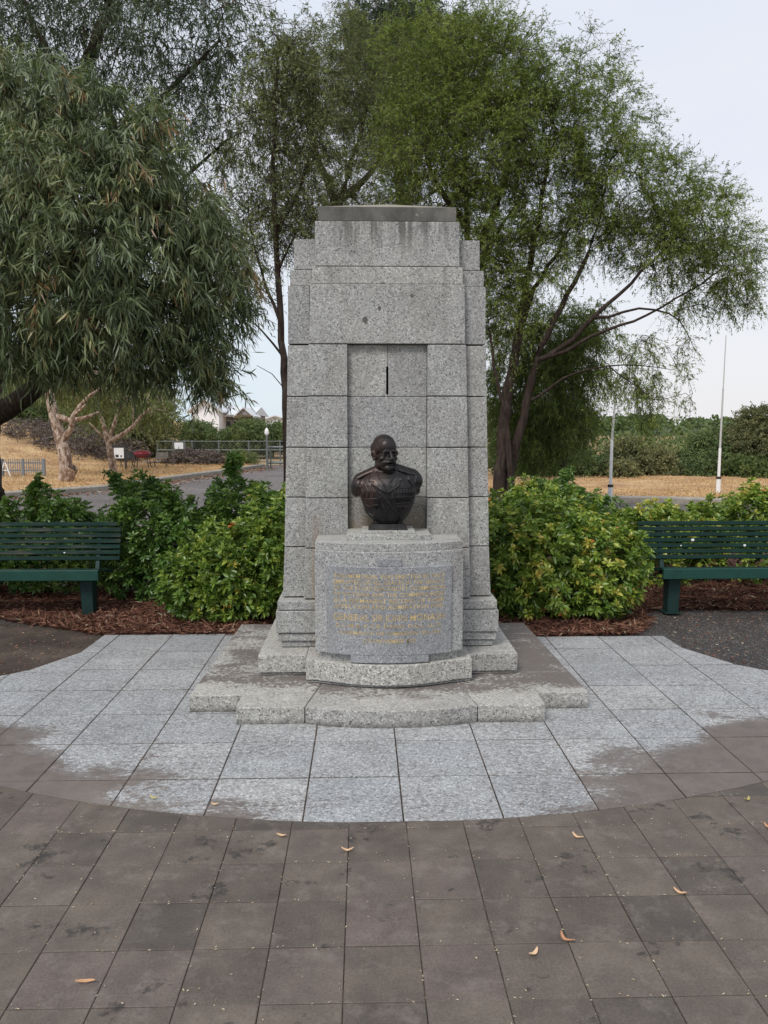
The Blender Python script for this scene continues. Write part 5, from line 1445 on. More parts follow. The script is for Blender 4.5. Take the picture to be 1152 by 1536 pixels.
far_tree('dry_scrub', 'low grey brown heap of dry scrub and dead sticks on the left bank', (-16, 37, 1.0), [PL(95, 660, 38, 85, 22, 2.0), PL(150, 672, 37, 60, 18, 2.0), PL(40, 645, 39, 50, 15, 2.0), PL(185, 680, 38, 35, 14, 1.5, 0.7)], 700, M['leaf_dead'], M['twig_grey'], L=0.14, per=6, tone=0.35, cvar=0.2, shell=0.3, cat='scrub')
far_tree('dry_bush', 'brown dry bush in front of the parked red car', (-8.2, 36, 0.15), [PL(322, 688, 36, 16, 9, 0.6), PL(300, 685, 37, 10, 8, 0.5)], 110, M['leaf_dead'], M['twig_grey'], L=0.12, per=8, tone=0.4, shell=0.2, cat='shrub')
far_tree('dry_scrub', 'grey brown twiggy scrub on the low mound below the small white sign', (-11.4, 37.0, 0.1), [PL(275, 688, 37, 26, 11, 1.0), PL(305, 692, 36.5, 25, 9, 0.8)], 260, M['leaf_dead'], M['twig_grey'], L=0.13, per=7, tone=0.45, shell=0.2, cat='scrub')
far_tree('green_bush', 'small green bush by the steel gate post in the left distance', (-5.6, 36, 0.0), [PL(372, 688, 35.5, 12, 10, 0.5), PL(357, 683, 36, 8, 8, 0.4)], 110, M['leaf_hedge'], M['bark_grey'], L=0.10, per=9, tone=0.7, shell=0.3, cat='shrub')
gH = 'hedge trees in front of the white houses'
far_tree('hedge_tree', 'round green tree hiding the foot of the tall white gable', (-13, 50, 0), [PL(296, 648, 50, 20, 16, 2), PL(290, 668, 50, 25, 14, 2, 0.7), PL(322, 660, 50, 18, 14, 2)], 560, M['leaf_hedge'], M['bark_grey'], L=0.17, tone=0.5, group=gH, cvar=0.2)
far_tree('hedge_tree', 'green hedge tree below the verandah of the low white house', (-10, 50, 0), [PL(366, 652, 50, 24, 15, 2), PL(350, 668, 50, 25, 12, 2, 0.7), PL(380, 645, 51, 20, 12, 2)], 560, M['leaf_hedge'], M['bark_grey'], L=0.17, tone=0.55, group=gH, cvar=0.2)
far_tree('hedge_tree', 'green hedge tree touching the memorial\'s left side in the distance', (-6.5, 50, 0), [PL(412, 652, 50, 24, 15, 2), PL(395, 664, 50, 25, 14, 2), PL(435, 650, 50, 25, 15, 2)], 560, M['leaf_hedge'], M['bark_grey'], L=0.17, tone=0.45, group=gH, cvar=0.2)
# right distance
gR = 'scrub trees beyond the dry verge on the right'
def scrubt(label, base, lobes, n, mat, tone=0.5):
    far_tree('scrub_tree', label, base, lobes, n, M[mat], M['bark_dark'], L=0.12, tone=tone, cvar=0.22, group=gR, shell=0.3, tlen=0.34, per=9)
scrubt('khaki scrub tree just right of the nearer white pole', (8.6, 28, 0), [PL(938, 682, 28, 24, 22, 1.2), PL(955, 700, 28, 26, 20, 1.2), PL(925, 704, 27, 22, 16, 1.2), PL(945, 664, 28, 9, 8, 0.6)], 650, 'leaf_scrub', 0.45)
scrubt('lighter khaki scrub tree with ragged top right of the nearest khaki one', (9.9, 28.5, 0), [PL(985, 694, 28.5, 26, 20, 1.2), PL(1000, 708, 28, 24, 14, 1.2), PL(978, 680, 28.5, 10, 9, 0.7), PL(1010, 690, 28.5, 12, 14, 0.8)], 620, 'leaf_scrub', 0.62)
scrubt('dark low scrub midway between the two white poles', (11.3, 27.5, 0), [PL(1035, 706, 27.5, 26, 16, 1.2), PL(1030, 690, 28, 14, 14, 0.8), PL(1050, 700, 27.5, 20, 18, 1.0)], 520, 'leaf_hedge', 0.38)
scrubt('green wispy scrub tree behind the far white pole', (12.3, 28.5, 0), [PL(1060, 680, 29, 22, 26, 1.3), PL(1082, 668, 29, 22, 20, 1.2), PL(1085, 698, 28, 26, 24, 1.3), PL(1048, 662, 29, 8, 9, 0.5), PL(1098, 652, 29, 10, 9, 0.6)], 850, 'leaf_hedge', 0.5)
scrubt('tallest rounded scrub tree at the right edge of the picture', (14.0, 27, 0), [PL(1138, 634, 28, 26, 22, 1.4), PL(1118, 662, 28, 26, 22, 1.4), PL(1150, 672, 27, 30, 26, 1.5), PL(1190, 650, 27, 40, 40, 2.0, 0.6)], 950, 'leaf_scrub', 0.42)
scrubt('broad dark scrub below the tallest tree at the right edge', (13.4, 26.5, 0), [PL(1120, 704, 26.5, 30, 18, 1.2), PL(1150, 706, 26.5, 34, 20, 1.2)], 520, 'leaf_dark', 0.45)
scrubt('low green scrub behind the drooping dark tree', (7.0, 28, 0), [PL(870, 697, 28, 35, 22, 1.6), PL(900, 702, 28, 24, 18, 1.3), PL(830, 692, 28, 35, 28, 1.8), PL(780, 685, 28, 45, 38, 2.0)], 1000, 'leaf_hedge', 0.42)
# fill behind the memorial and the left edge so that no bare horizon shows
far_tree('scrub_tree', 'olive scrub tree mostly hidden directly behind the memorial', (2, 40, 0), [PL(600, 650, 40, 120, 50, 3), PL(700, 650, 40, 60, 55, 3)], 600, M['leaf_scrub'], M['bark_dark'], L=0.24)
far_tree('scrub_tree', 'olive scrub tree beyond the bank at the left edge', (-26, 46, 1.5), [PL(-60, 600, 46, 80, 50, 3), PL(-10, 625, 47, 50, 30, 3)], 420, M['leaf_scrub'], M['bark_dark'], L=0.24)
# distant wooded hill
def hill_fn(u, v):
    x = -220 + u * 620; y = 210 + v * 120
    return x, y, -2 + 3.4 * np.exp(-((x - 100) / 42) ** 2) * np.sin(PI * v) + 2.0 * np.sin(PI * v) + 0.6 * wob(x, y, 0.05)
grid_sheet('hill', hill_fn, 90, 14, mat_dirt('wooded hill', (0.05, 0.07, 0.04), (0.075, 0.10, 0.06), (0.11, 0.13, 0.085), 0.12, 0.8, 0.3, 0.5))
hp_ = []
for _ in range(420):
    u, v = random.uniform(0.36, 0.72), random.uniform(0.1, 0.7)
    x, y, z = hill_fn(np.array([u]), np.array([v])); r = random.uniform(1.2, 2.6)
    hp_.append((x[0], y[0], z[0] + r * 0.6, r * 1.3, r * 1.3, r))
P, O = lobe_points(hp_, 16000, 0.75)
me = leaves_mesh('hill_woodland', P, unit(O + RNG.normal(size=O.shape) * 0.8), 1.5, 1.1, np.clip(RNG.normal(0.4, 0.2, len(P)), 0, 1), 'diamond')
tag(link('hill_woodland', me, M['leaf_hedge']), 'tree covered hill on the right horizon', 'woodland', kind='stuff')

wl_ = []
for _ in range(150):
    x, y = random.uniform(8, 75), random.uniform(48, 75); r = random.uniform(0.8, 1.5)
    wl_.append((x, y, random.uniform(0.15, 0.65), r * 1.6, r * 1.6, r))
P, O = lobe_points(wl_, 16000, 0.7)
me = leaves_mesh('far_scrub', P, unit(O + RNG.normal(size=O.shape) * 0.8), 0.34, 0.2, np.clip(RNG.normal(0.4, 0.22, len(P)), 0, 1), 'diamond')
tag(link('far_scrub', me, M['leaf_hedge']), 'low green scrub filling the distance beyond the right verge', 'scrub', kind='stuff')
# ------------------------------------------------------------------ buildings, fences, poles
def gable_house(name, label, x0, x1, y0, y1, zw, za, ridge_along='y', z0=-0.1, roofm=None):
    root = empty(name, ((x0 + x1) / 2, (y0 + y1) / 2, 0)); tag(root, label, 'house')
    ox, oy = root.location.x, root.location.y
    bm = bmesh.new()
    xm = (x0 + x1) / 2 - ox
    a, b_ = x0 - ox, x1 - ox
    prof = [(a, z0), (b_, z0), (b_, zw), (xm, za), (a, zw)]
    bm_prism(bm, prof, prof, y0 - oy, y1 - oy, 0, 'y')
    from_bm('wall', bm, M['whitewall'], root)
    for s in (-1, 1):
        bm = bmesh.new()
        e = a - 0.35 if s < 0 else b_ + 0.35
        sl = (za - zw) / (xm - a)
        ze = za - sl * abs(e - xm)
        p = [(xm, za + 0.004), (e, ze + 0.004), (e, ze + 0.14), (xm, za + 0.14)]
        bm_prism(bm, p, p, y0 - oy - 0.4, y1 - oy + 0.4, 0, 'y')
        bmesh.ops.recalc_face_normals(bm, faces=bm.faces[:])
        from_bm('roof', bm, M['roof'], root)
    return root, ox, oy
YH = 66.0
p0 = W(290, 600, YH); p1 = W(326, 600, YH)
zt_ = W(308, 600, YH)[2]; ze_ = W(326, 615, YH)[2]
r_, ox, oy = gable_house('white_house', 'tall plain white gabled house above the hedge in the left distance', p0[0] - 0.2, p1[0] + 0.1, YH, YH + 12, ze_, zt_)
p0 = W(327, 615, YH + 2); p1 = W(376, 615, YH + 2)
hz0, hz1 = W(340, 622, YH + 2)[2], W(340, 610, YH + 4)[2]
root = empty('white_house', (p0[0] + 1.5, YH + 6, 0)); tag(root, 'low white house with pale metal roof and grey verandah windows, right of the tall gable', 'house')
X0, X1 = p0[0] - root.location.x + 0.05, p1[0] - root.location.x
bm = bmesh.new(); bm_box(bm, X0, X1, -2.5, 6, -0.1, hz0 - 0.02); from_bm('wall', bm, M['greywall'], root)
bm = bmesh.new()
pr = [(-4.2, hz0), (1.0, hz1 + 0.05), (6.6, hz0)]
v0 = [bm.verts.new((X0 - 0.02, y, z)) for y, z in pr]; v1 = [bm.verts.new((X1 + 0.3, y, z)) for y, z in pr]
bm.faces.new(v0); bm.faces.new(v1[::-1])
for i in range(3): j = (i + 1) % 3; bm.faces.new((v0[i], v1[i], v1[j], v0[j]))
bmesh.ops.recalc_face_normals(bm, faces=bm.faces[:]); from_bm('roof', bm, M['roof'], root)
bm = bmesh.new(); bm_box(bm, X0 + 0.2, X1, -4.05, -3.9, hz0 - 0.16, hz0 - 0.005); from_bm('fascia', bm, M['white'], root)
for k in range(4):
    x = X0 + 0.35 + k * 0.62
    bm = bmesh.new(); bm_box(bm, x, x + 0.5, -2.56, -2.502, hz0 - 1.5, hz0 - 0.5); w_ = from_bm('window', bm, M['white'], root)
    bm = bmesh.new(); bm_box(bm, x + 0.05, x + 0.45, -2.60, -2.562, hz0 - 1.45, hz0 - 0.55); g_ = from_bm('pane', bm, M['glass'], w_)
# small gable on that house's right end
gx0, gx1 = W(352, 612, YH - 1)[0] - root.location.x, W(374, 612, YH - 1)[0] - root.location.x
gzb, gza = W(363, 622, YH - 1)[2], W(363, 612, YH - 1)[2]
bm = bmesh.new(); pf = [(gx0, gzb), (gx1, gzb), ((gx0 + gx1) / 2, gza)]
bm_prism(bm, pf, pf, -6.2, -2.0, 0, 'y'); from_bm('gable', bm, M['greywall'], root)
for s in (-1, 1):
    xm = (gx0 + gx1) / 2; e = gx0 - 0.25 if s < 0 else gx1 + 0.25; sl = (gza - gzb) / (gx1 - xm); ze = gza - sl * abs(e - xm)
    p = [(xm, gza + 0.01), (e, ze + 0.01), (e, ze + 0.13), (xm, gza + 0.13)]
    bm = bmesh.new(); bm_prism(bm, p, p, -6.4, -1.5, 0, 'y'); bmesh.ops.recalc_face_normals(bm, faces=bm.faces[:]); from_bm('gable_roof', bm, M['roof'], root)
p0 = W(398, 622, 90); p1 = W(428, 622, 90)
gable_house('distant_house', 'distant house with only its pale roof showing over the hedge by the memorial', p0[0], p1[0], 90, 98, W(0, 629, 90)[2], W(0, 624, 90)[2])

# chain link fence across the far end of the car park
YF = 37.5
fx = [W(px, 660, YF)[0] for px in (236, 288, 328, 373, 420, 470)]
froot = empty('wire_fence', (fx[2], YF, 0)); tag(froot, 'galvanised chain wire fence with steel posts across the far end of the car park', 'fence')
ztop, zbot = W(300, 662, YF)[2], 0.05
for x in fx:
    bm = bmesh.new(); bm_tube(bm, [(x - fx[2], 0, 0), (x - fx[2], 0, ztop + 0.05)], 0.045, 8); from_bm('post', bm, M['steel'], froot)
for z in (ztop, ztop - 0.42, 0.18):
    bm = bmesh.new(); bm_tube(bm, [(fx[0] - fx[2], -0.03, z), (fx[-1] - fx[2], -0.03, z)], 0.028 if z < ztop else 0.02, 6); from_bm('rail', bm, M['steel'], froot)
bm = bmesh.new()
x = fx[0] - fx[2]
H_ = ztop - 0.1
step = 0.16
while x < fx[-1] - fx[2]:
    for sg in (1, -1):
        xa, xb = x, x + sg * H_
        xb = min(max(xb, fx[0] - fx[2]), fx[-1] - fx[2]); zb = 0.1 + abs(xb - xa)
        if zb > 0.15: bm_tube(bm, [(xa, 0.0, 0.1), (xb, 0.0, zb)], 0.005, 3, False)
    x += step
from_bm('wire_mesh', bm, M['steel'], froot)['kind'] = 'stuff'
def post(name, label, px, py_base, py_top, r0, r1, mat, cat='pole', split=None, group=None):
    b = G(px, py_base); Yp = b[1]
    zt2 = W(px, py_top, Yp)[2]
    root = empty(name, (b[0], Yp, 0)); tag(root, label, cat, group)
    return root, Yp, zt2
r_, Yp, zt2 = post('steel_post', 'single steel post with a small white lamp head in the left distance, near the memorial', 401, 703, 646, 0, 0, None, 'post')
bm = bmesh.new(); bm_tube(bm, [(0, 0, -0.1), (0, 0, zt2 - 0.2)], 0.055, 10); from_bm('pole', bm, M['steel'], r_)
bm = bmesh.new(); bm_tube(bm, [(0, 0, zt2 - 0.2), (0, 0, zt2 - 0.12), (0, 0, zt2), (0, 0, zt2 + 0.12)], [0.06, 0.10, 0.09, 0.03], 12); from_bm('lamp_head', bm, M['white'], r_)
gy_ = empty('boom_gate', (W(401, 670, Yp)[0], Yp + 0.3, 0)); tag(gy_, 'grey steel pipe gate beside the lamp post, closing the far end of the car park', 'gate')
for z in (W(401, 671, Yp)[2], 0.25):
    bm = bmesh.new(); bm_tube(bm, [(0, 0, z), (3.6, 0, z)], 0.05, 8); from_bm('rail', bm, M['steel'], gy_)
for x in (0.1, 1.8, 3.5):
    bm = bmesh.new(); bm_tube(bm, [(x, 0.002, -0.1), (x, 0.002, W(401, 671, Yp)[2])], 0.035, 8); from_bm('post', bm, M['steel'], gy_)
# flag poles on the right
for (px, yb, yt, ym, lab) in ((915, 750, 527, 660, 'tall thin white pole standing at the kerb right of the drooping dark tree'), (1077, 738, 503, 672, 'tall thin white pole standing in the dry grass near the right edge')):
    b = G(px, yb, 0.1); Yp = b[1]
    root = empty('flag_pole', (b[0], Yp, 0)); tag(root, lab, 'pole', 'white poles on the dry verge')
    zs = [W(px, y, Yp)[2] for y in (yb - 22, ym, 583, yt)]
    bm = bmesh.new(); bm_tube(bm, [(0, 0, -0.05), (0, 0, zs[0])], 0.058, 12); from_bm('base_sleeve', bm, M['white'], root)
    bm = bmesh.new(); bm_tube(bm, [(0, 0, zs[0] - 0.02), (0, 0, zs[1])], [0.036, 0.033], 12); from_bm('lower_pole', bm, M['white'], root)
    dx = 0.12 if px < 1000 else 0.02
    bm = bmesh.new(); bm_tube(bm, [(0, 0, zs[1] - 0.02), (dx * 0.5, 0, zs[2])], [0.026, 0.022], 10); from_bm('upper_pole', bm, M['pale_steel'], root)
    bm = bmesh.new(); bm_tube(bm, [(dx * 0.5, 0, zs[2] - 0.01), (dx, 0, zs[3])], [0.017, 0.012], 8); from_bm('pole_tip', bm, M['pale_steel'], root)
    bm = bmesh.new(); bm_tube(bm, [(0, 0, zs[0] - 0.04), (0, 0, zs[0] + 0.02)], 0.063, 12); from_bm('collar', bm, M['bark_red'], root)
for (ya, yb_, lab) in ((590, 645, 'upper of two power cables sagging across the sky on the right'), (597, 652, 'lower of two power cables sagging across the sky on the right')):
    a = W(800, ya, 62); b = W(1200, yb_, 85)
    pts = []
    for i in range(25):
        t = i / 24; p = [lerp(a[k], b[k], t) for k in range(3)]; p[2] -= 0.9 * math.sin(PI * t) * 0.5; pts.append(p)
    o = pts[0]
    bm = bmesh.new(); bm_tube(bm, [(p[0] - o[0], p[1] - o[1], p[2] - o[2]) for p in pts], 0.014, 5)
    tag(from_bm('power_cable', bm, M['steel'], None, o), lab, 'cable')
# blue grey picket fence at left
b0 = G(0, 722, 0.1); b1 = G(66, 717, 0.1)
Yk = 26.5
xa, xb = W(-60, 700, Yk)[0], W(66, 700, Yk)[0]
root = empty('picket_fence', ((xa + xb) / 2, Yk, 0.2)); tag(root, 'blue grey steel picket fence at the left edge behind the bench', 'fence')
h_ = W(30, 689, Yk)[2] - 0.2
hl = (xb - xa) / 2
for z in (0.12, h_ - 0.12):
    bm = bmesh.new(); bm_box(bm, -hl, hl, -0.02, 0.02, z - 0.02, z + 0.02); from_bm('rail', bm, M['bluegrey'], root)
for x in (-hl, 0, hl * 0.5, hl):
    bm = bmesh.new(); bm_box(bm, x - 0.04, x + 0.04, -0.045, 0.035, -0.2, h_ + 0.02); from_bm('post', bm, M['bluegrey'], root)
pk = bpy.data.meshes.new('picket'); bm = bmesh.new(); bm_box(bm, -0.011, 0.011, -0.034, -0.0205, 0.02, h_ + 0.02); bm.to_mesh(pk); bm.free(); pk.materials.append(M['bluegrey'])
k = -hl + 0.07
while k < hl - 0.05:
    link('picket', pk, None, root, (k, 0, 0)); k += 0.075
root = empty('trestle', (W(8, 712, Yk - 0.6)[0], Yk - 0.6, 0.2)); tag(root, 'small white A shaped trestle leaning at the blue grey fence', 'trestle')
hh = 0.42
for s in (-1, 1):
    bm = bmesh.new(); bm_tube(bm, [(s * 0.17, 0, -0.05), (s * 0.02, 0, hh)], 0.02, 6); from_bm('leg', bm, M['white'], root)
bm = bmesh.new(); bm_tube(bm, [(-0.1, 0.022, 0.16), (0.1, 0.022, 0.16)], 0.014, 6); from_bm('brace', bm, M['white'], root)
# notice boards
def board_sign(label, px0, px1, py0, py1, Yb, frame=True):
    c = W((px0 + px1) / 2, py1, Yb); w = (px1 - px0) * Yb / FPX / 2; z1 = W(0, py0, Yb)[2]; z0 = c[2]
    root = empty('notice_board', (c[0], Yb, 0)); tag(root, label, 'sign')
    bm = bmesh.new(); bm_box(bm, -w, w, -0.02, 0.02, z0, z1, 0.004); from_bm('panel', bm, M['white'], root)
    for s in (-1, 1):
        bm = bmesh.new(); bm_box(bm, s * (w + 0.06) - 0.035, s * (w + 0.06) + 0.035, -0.03, 0.03, -0.1, z1 + 0.12); from_bm('post', bm, M['dark'] if frame else M['steel'], root)
    if frame:
        bm = bmesh.new(); bm_box(bm, -w - 0.02, w + 0.02, -0.024, 0.024, z1 + 0.03, z1 + 0.09); from_bm('top_rail', bm, M['dark'], root)
        bm = bmesh.new(); bm_box(bm, -w * 0.7, -w * 0.05, -0.0225, -0.0205, lerp(z0, z1, 0.1), lerp(z0, z1, 0.35)); from_bm('printed_block', bm, M['dark'], root)
        bm = bmesh.new(); bm_box(bm, w * 0.3, w * 0.6, -0.0225, -0.0205, lerp(z0, z1, 0.12), lerp(z0, z1, 0.3)); from_bm('printed_block', bm, M['dark'], root)
    return root
board_sign('white notice board in a black frame beside the forked pale gum', 171.5, 186, 672, 687.5, 31.5)
board_sign('small white sign board on the wire fence in the left distance', 262, 275, 664, 673.5, YF - 0.25, False)
# picnic table with a red cover and two folding chairs
Yt = 32.5
c = W(214, 700, Yt)
root = empty('camp_table', (c[0], Yt, 0.1)); tag(root, 'folding table under a dark red cover on the dry grass in the left distance', 'table')
bm = bmesh.new(); ball(bm, (0, 0, 0.60), (0.36, 0.28, 0.17), seg=16); from_bm('cover', bm, M['red'], root, smooth=True)
for sx in (-1, 1):
    for sy in (-1, 1):
        bm = bmesh.new(); bm_tube(bm, [(sx * 0.30, sy * 0.2, -0.05), (sx * 0.24, sy * 0.16, 0.56)], 0.018, 6); from_bm('leg', bm, M['dark'], root)
bm = bmesh.new(); bm_box(bm, -0.34, 0.34, -0.26, 0.26, 0.52, 0.55); from_bm('table_top', bm, M['dark'], root)
for (dx, lab, mt) in ((0.72, 'folding camp chair with pale seat right of the red covered table', 'kerb'), (-0.68, 'dark folding camp chair left of the red covered table', 'dark')):
    root = empty('camp_chair', (c[0] + dx, Yt + 0.1, 0.1)); tag(root, lab, 'chair')
    bm = bmesh.new(); bm_box(bm, -0.25, 0.25, -0.22, 0.22, 0.40, 0.43, 0.005); from_bm('seat', bm, M[mt], root)
    bm = bmesh.new(); bm_prism(bm, rect(-0.25, 0.25, 0.2, 0.23), rect(-0.25, 0.25, 0.3, 0.33), 0.44, 0.66); from_bm('backrest', bm, M[mt], root)
    for sx in (-1, 1):
        for sy in (-1, 1):
            bm = bmesh.new(); bm_tube(bm, [(sx * 0.24, sy * 0.26, -0.05), (sx * 0.24, -sy * 0.2, 0.41)], 0.014, 6); from_bm('leg', bm, M['dark'], root)
# parked red car beyond the fence
Yc = 40.0
c = W(352, 690, Yc)
root = empty('parked_car', (c[0] - 1.6, Yc, -0.80)); tag(root, 'dark red car parked beyond the wire fence, half hidden by bushes', 'car')
def car_prof(pts, y0, y1, name, mat, bev=0.03):
    bm = bmesh.new(); bm_prism(bm, pts, pts, y0, y1, bev, 'y', 2); return from_bm(name, bm, mat, root)
car_prof([(-2.1, 0.25), (2.0, 0.25), (2.1, 0.5), (1.95, 0.72), (1.0, 0.86), (-1.7, 0.90), (-2.1, 0.78)], -0.85, 0.85, 'body', M['red'], 0.05)
car_prof([(-1.5, 0.88), (1.0, 0.86), (0.45, 1.30), (-0.2, 1.40), (-1.1, 1.34)], -0.72, 0.72, 'cabin', M['red'], 0.05)
car_prof([(-1.28, 0.93), (0.78, 0.92), (0.36, 1.24), (-0.2, 1.31), (-1.02, 1.27)], -0.735, 0.735, 'window', M['glass'], 0.01)
for x in (-1.35, 1.3):
    for s in (-1, 1):
        bm = bmesh.new(); bm_tube(bm, [(x, s * 0.70, 0.32), (x, s * 0.875, 0.32)], 0.32, 18); w_ = from_bm('wheel', bm, M['tyre'], root)
        bm = bmesh.new(); bm_tube(bm, [(x, s * 0.80, 0.32), (x, s * 0.885, 0.32)], 0.19, 14); from_bm('rim', bm, M['steel'], w_)

# ------------------------------------------------------------------ litter, straw, seeds, fallen leaves
def strips(n, xy_fn, zfn, L, Wd, name, label, cat, mat, tone=(0.5, 0.2), lift=0.35):
    x, y = xy_fn(n)
    z = zfn(x, y)
    P = np.stack([x, y, z + 0.003], 1)
    D = unit(np.stack([RNG.normal(size=n), RNG.normal(size=n), np.abs(RNG.normal(0, lift, n))], 1))
    me = leaves_mesh(name, P, D, L * RNG.uniform(0.4, 1.4, n), Wd * RNG.uniform(0.6, 1.4, n), np.clip(RNG.normal(tone[0], tone[1], n), 0, 1), 'lance', 0.1)
    return tag(link(name, me, mat), label, cat, kind='stuff')
def ml(n):
    x = RNG.uniform(-6.0, -0.95, n)
    y0 = np.interp(x, [-9, -4, -3.4, -2.43, -1.2, -0.9], [7.6, 7.15, 6.9, 6.38, 6.33, 6.33])
    return x, y0 - 0.03 + RNG.uniform(0, 1, n) ** 1.5 * 2.6
strips(26000, ml, mulch_h, 0.075, 0.011, 'bark_litter', 'red brown bark and leaf litter under the left bench and shrubs', 'litter', M['litter'], (0.48, 0.22), 0.3)
def mr(n):
    x = RNG.uniform(0.95, 5.8, n)
    y0 = np.interp(x, [0.95, 2.1, 2.3, 2.5, 3.0, 3.5, 5, 9], [6.22, 6.24, 6.45, 7.10, 7.16, 7.1, 7.2, 7.5])
    return x, y0 - 0.02 + RNG.uniform(0, 1, n) ** 1.8 * 2.2
strips(15000, mr, mulch_h, 0.085, 0.011, 'bark_litter', 'red brown bark litter along the foot of the right shrubs and bench', 'litter', M['litter'], (0.48, 0.22), 0.3)
def pa(n):
    x = np.r_[RNG.uniform(2.3, 5.5, n // 2), RNG.uniform(-5.0, -2.3, n - n // 2)]
    y = RNG.uniform(5.0, 7.3, n)
    return x, y
strips(4000, pa, lambda x, y: np.full(len(x), -0.016), 0.026, 0.008, 'path_litter', 'small dry leaf fragments scattered on the dark asphalt path', 'litter', M['litter'], (0.7, 0.22), 0.1)
def tr(n):
    u = RNG.uniform(0, 1, n); x, y = seg_lookup(KR, 0.05 + u * 0.75)
    return x + RNG.uniform(0, 2, n), y + 0.1 + RNG.uniform(0, 1, n) ** 1.3 * 10
def tuft(n, fn, h, L, name, label):
    x, y = fn(n); z = h(x, y)
    P = np.stack([x, y, z - 0.01], 1); D = unit(np.stack([RNG.normal(0, .5, n), RNG.normal(0, .5, n), np.full(n, 0.8)], 1))
    me = leaves_mesh(name, P, D, L * RNG.uniform(0.4, 1.5, n), 0.022, np.clip(RNG.normal(0.5, 0.22, n), 0, 1), 'diamond', 0.3)
    tag(link(name, me, M['straw']), label, 'grass', kind='stuff')
tuft(32000, tr, lambda x, y: 0.08 + 0 * x, 0.085, 'dry_grass', 'straw coloured dry grass on the verge at right')
def tlf(n):
    u = RNG.uniform(0.2, 1, n); x, y = seg_lookup(KL, u); v = RNG.uniform(0, 1, n) ** 1.3
    return x - v * 8 - 0.1, y + v * 14
tuft(26000, tlf, bank_h, 0.15, 'dry_grass', 'straw coloured dry grass over the left bank')
# leaf litter drifts along the left kerb
def kd(n):
    u = RNG.uniform(0.45, 1, n); x, y = seg_lookup(KL, u)
    return x + np.abs(RNG.normal(0, 0.5, n)) + 0.12, y - 0.1 + RNG.normal(0, .3, n)
strips(2600, kd, lambda x, y: np.full(len(x), -0.033), 0.10, 0.035, 'kerb_litter', 'brown leaf litter drifted along the left kerb and far end of the car park', 'litter', M['litter'], (0.75, 0.2), 0.1)
# cream seed husks, many caught in the joints
n = 900
sx, sy = RNG.uniform(-1.7, 1.9, n), RNG.uniform(1.9, 4.1, n)
snap = RNG.uniform(0, 1, n)
sx = np.where(snap < 0.35, px0 + np.round((sx - px0) / pw) * pw + RNG.normal(0, 0.006, n), sx)
sy = np.where((snap > 0.35) & (snap < 0.8), 2.123 + np.round((sy - 2.123) / 0.2505) * 0.2505 + RNG.normal(0, 0.006, n), sy)
keep = (np.hypot(sx, sy - 8.06) > 4.86) | (RNG.uniform(0, 1, n) < 0.12)
sx, sy = sx[keep], sy[keep]; n = len(sx)
P = np.stack([sx, sy, np.full(n, 0.0035)], 1); D = unit(np.stack([RNG.normal(size=n), RNG.normal(size=n), np.zeros(n)], 1))
me = leaves_mesh('seed_husks', P, D, 0.0125 * RNG.uniform(0.4, 1.1, n), 0.0042, RNG.uniform(0, 1, n), 'lance', 0.0)
V = np.empty(len(me.vertices) * 3); me.vertices.foreach_get('co', V); V = V.reshape(-1, 3); V[:, 2] = 0.0035 + np.abs(V[:, 2] - 0.0035) * 0.5
me.vertices.foreach_set('co', V.ravel().astype(np.float32)); me.update()
tag(link('seed_husks', me, M['seed']), 'tiny cream seed husks scattered over the brown pavers and caught in their joints', 'seeds', kind='stuff')

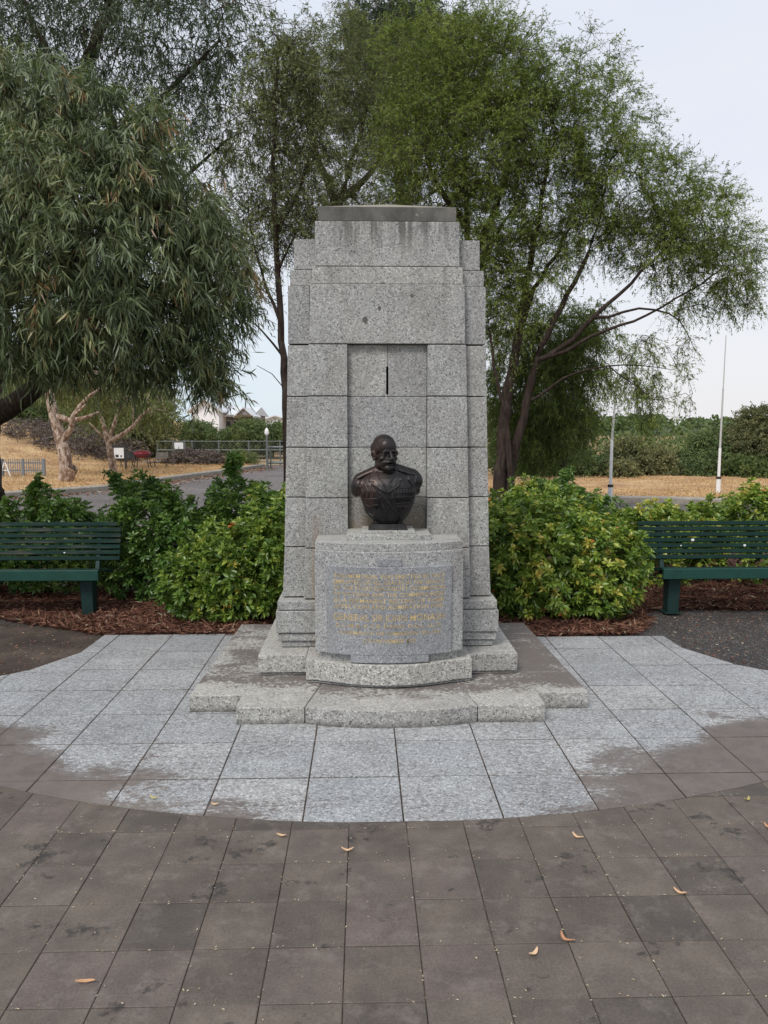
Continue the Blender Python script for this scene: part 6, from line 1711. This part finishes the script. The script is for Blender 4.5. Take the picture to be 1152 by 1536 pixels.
def fallen(px, py, length, ang, bend, label, mat='fallen', tone=0.6):
    g = G(px, py, 0.004); length *= 0.88
    n = 9; V = []; F = []
    for i in range(n):
        t = i / (n - 1); s = (t - 0.5) * length
        y = bend * length * (4 * (t - 0.5) ** 2 - 0.5); w = 0.0065 * math.sin(PI * (0.08 + 0.88 * t)) ** 0.7
        z = 0.003 + 0.012 * abs(t - 0.5) ** 1.5 * 2
        V += [(s, y - w, z + 0.002), (s, y, z - 0.0015), (s, y + w, z + 0.003)]
    for i in range(n - 1):
        for k in range(2): F.append((3 * i + k, 3 * i + k + 1, 3 * i + 4 + k, 3 * i + 3 + k))
    me = bpy.data.meshes.new('fallen_leaf'); me.from_pydata(V, [], F); me.update()
    me.polygons.foreach_set('use_smooth', [True] * len(me.polygons))
    at = me.attributes.new('tone', 'FLOAT', 'POINT'); at.data.foreach_set('value', [tone + 0.02 * (i % 3) for i in range(len(V))])
    o = link('fallen_leaf', me, M[mat], None, g); o.rotation_euler = (0, 0, ang)
    tag(o, label, 'leaf', 'fallen gum leaves on the paving')
fallen(231, 1198, 0.048, -0.25, 0.12, 'yellowish curled leaf lying on the stained granite slabs, left side', 'fallen_green', 0.8)
fallen(322, 1208, 0.038, -0.1, -0.1, 'thin tan leaf on the pale granite slab just above the paver arc, left of centre', tone=0.8)
fallen(422, 1255, 0.048, -0.3, -0.14, 'tan curled leaf on the brown pavers just below the granite arc, left of centre', tone=0.75)
fallen(521, 1276, 0.056, -0.05, 0.16, 'upturned tan curled leaf on a paver joint near the picture centre', tone=0.7)
fallen(128, 1475, 0.068, 0.05, -0.14, 'orange tan curled leaf in the bottom left corner of the brown pavers', tone=0.35)
fallen(866, 1256, 0.062, -0.85, 0.16, 'pale tan curled leaf right below the granite arc on the right', tone=0.75)
fallen(1019.5, 1340, 0.055, -0.75, 0.08, 'slim tan leaf on a paver corner toward the right edge', tone=0.6)
fallen(849, 1409, 0.066, -1.0, 0.26, 'strongly hooked reddish leaf on the brown pavers, right of centre', tone=0.15)
fallen(801, 1431, 0.052, 0.75, 0.10, 'pale straight leaf just left below the hooked reddish one', tone=0.95)
fallen(1121, 1200, 0.048, 0.7, 0.2, 'yellow green curled leaf on the brown pavers near the right edge', 'fallen_green', 0.2)
fallen(1149, 1241, 0.05, 1.4, 0.14, 'reddish leaf cut by the right edge of the picture', tone=0.2)
# moss or litter caught where the platform meets the paving
print('leaves', NLEAF[0])
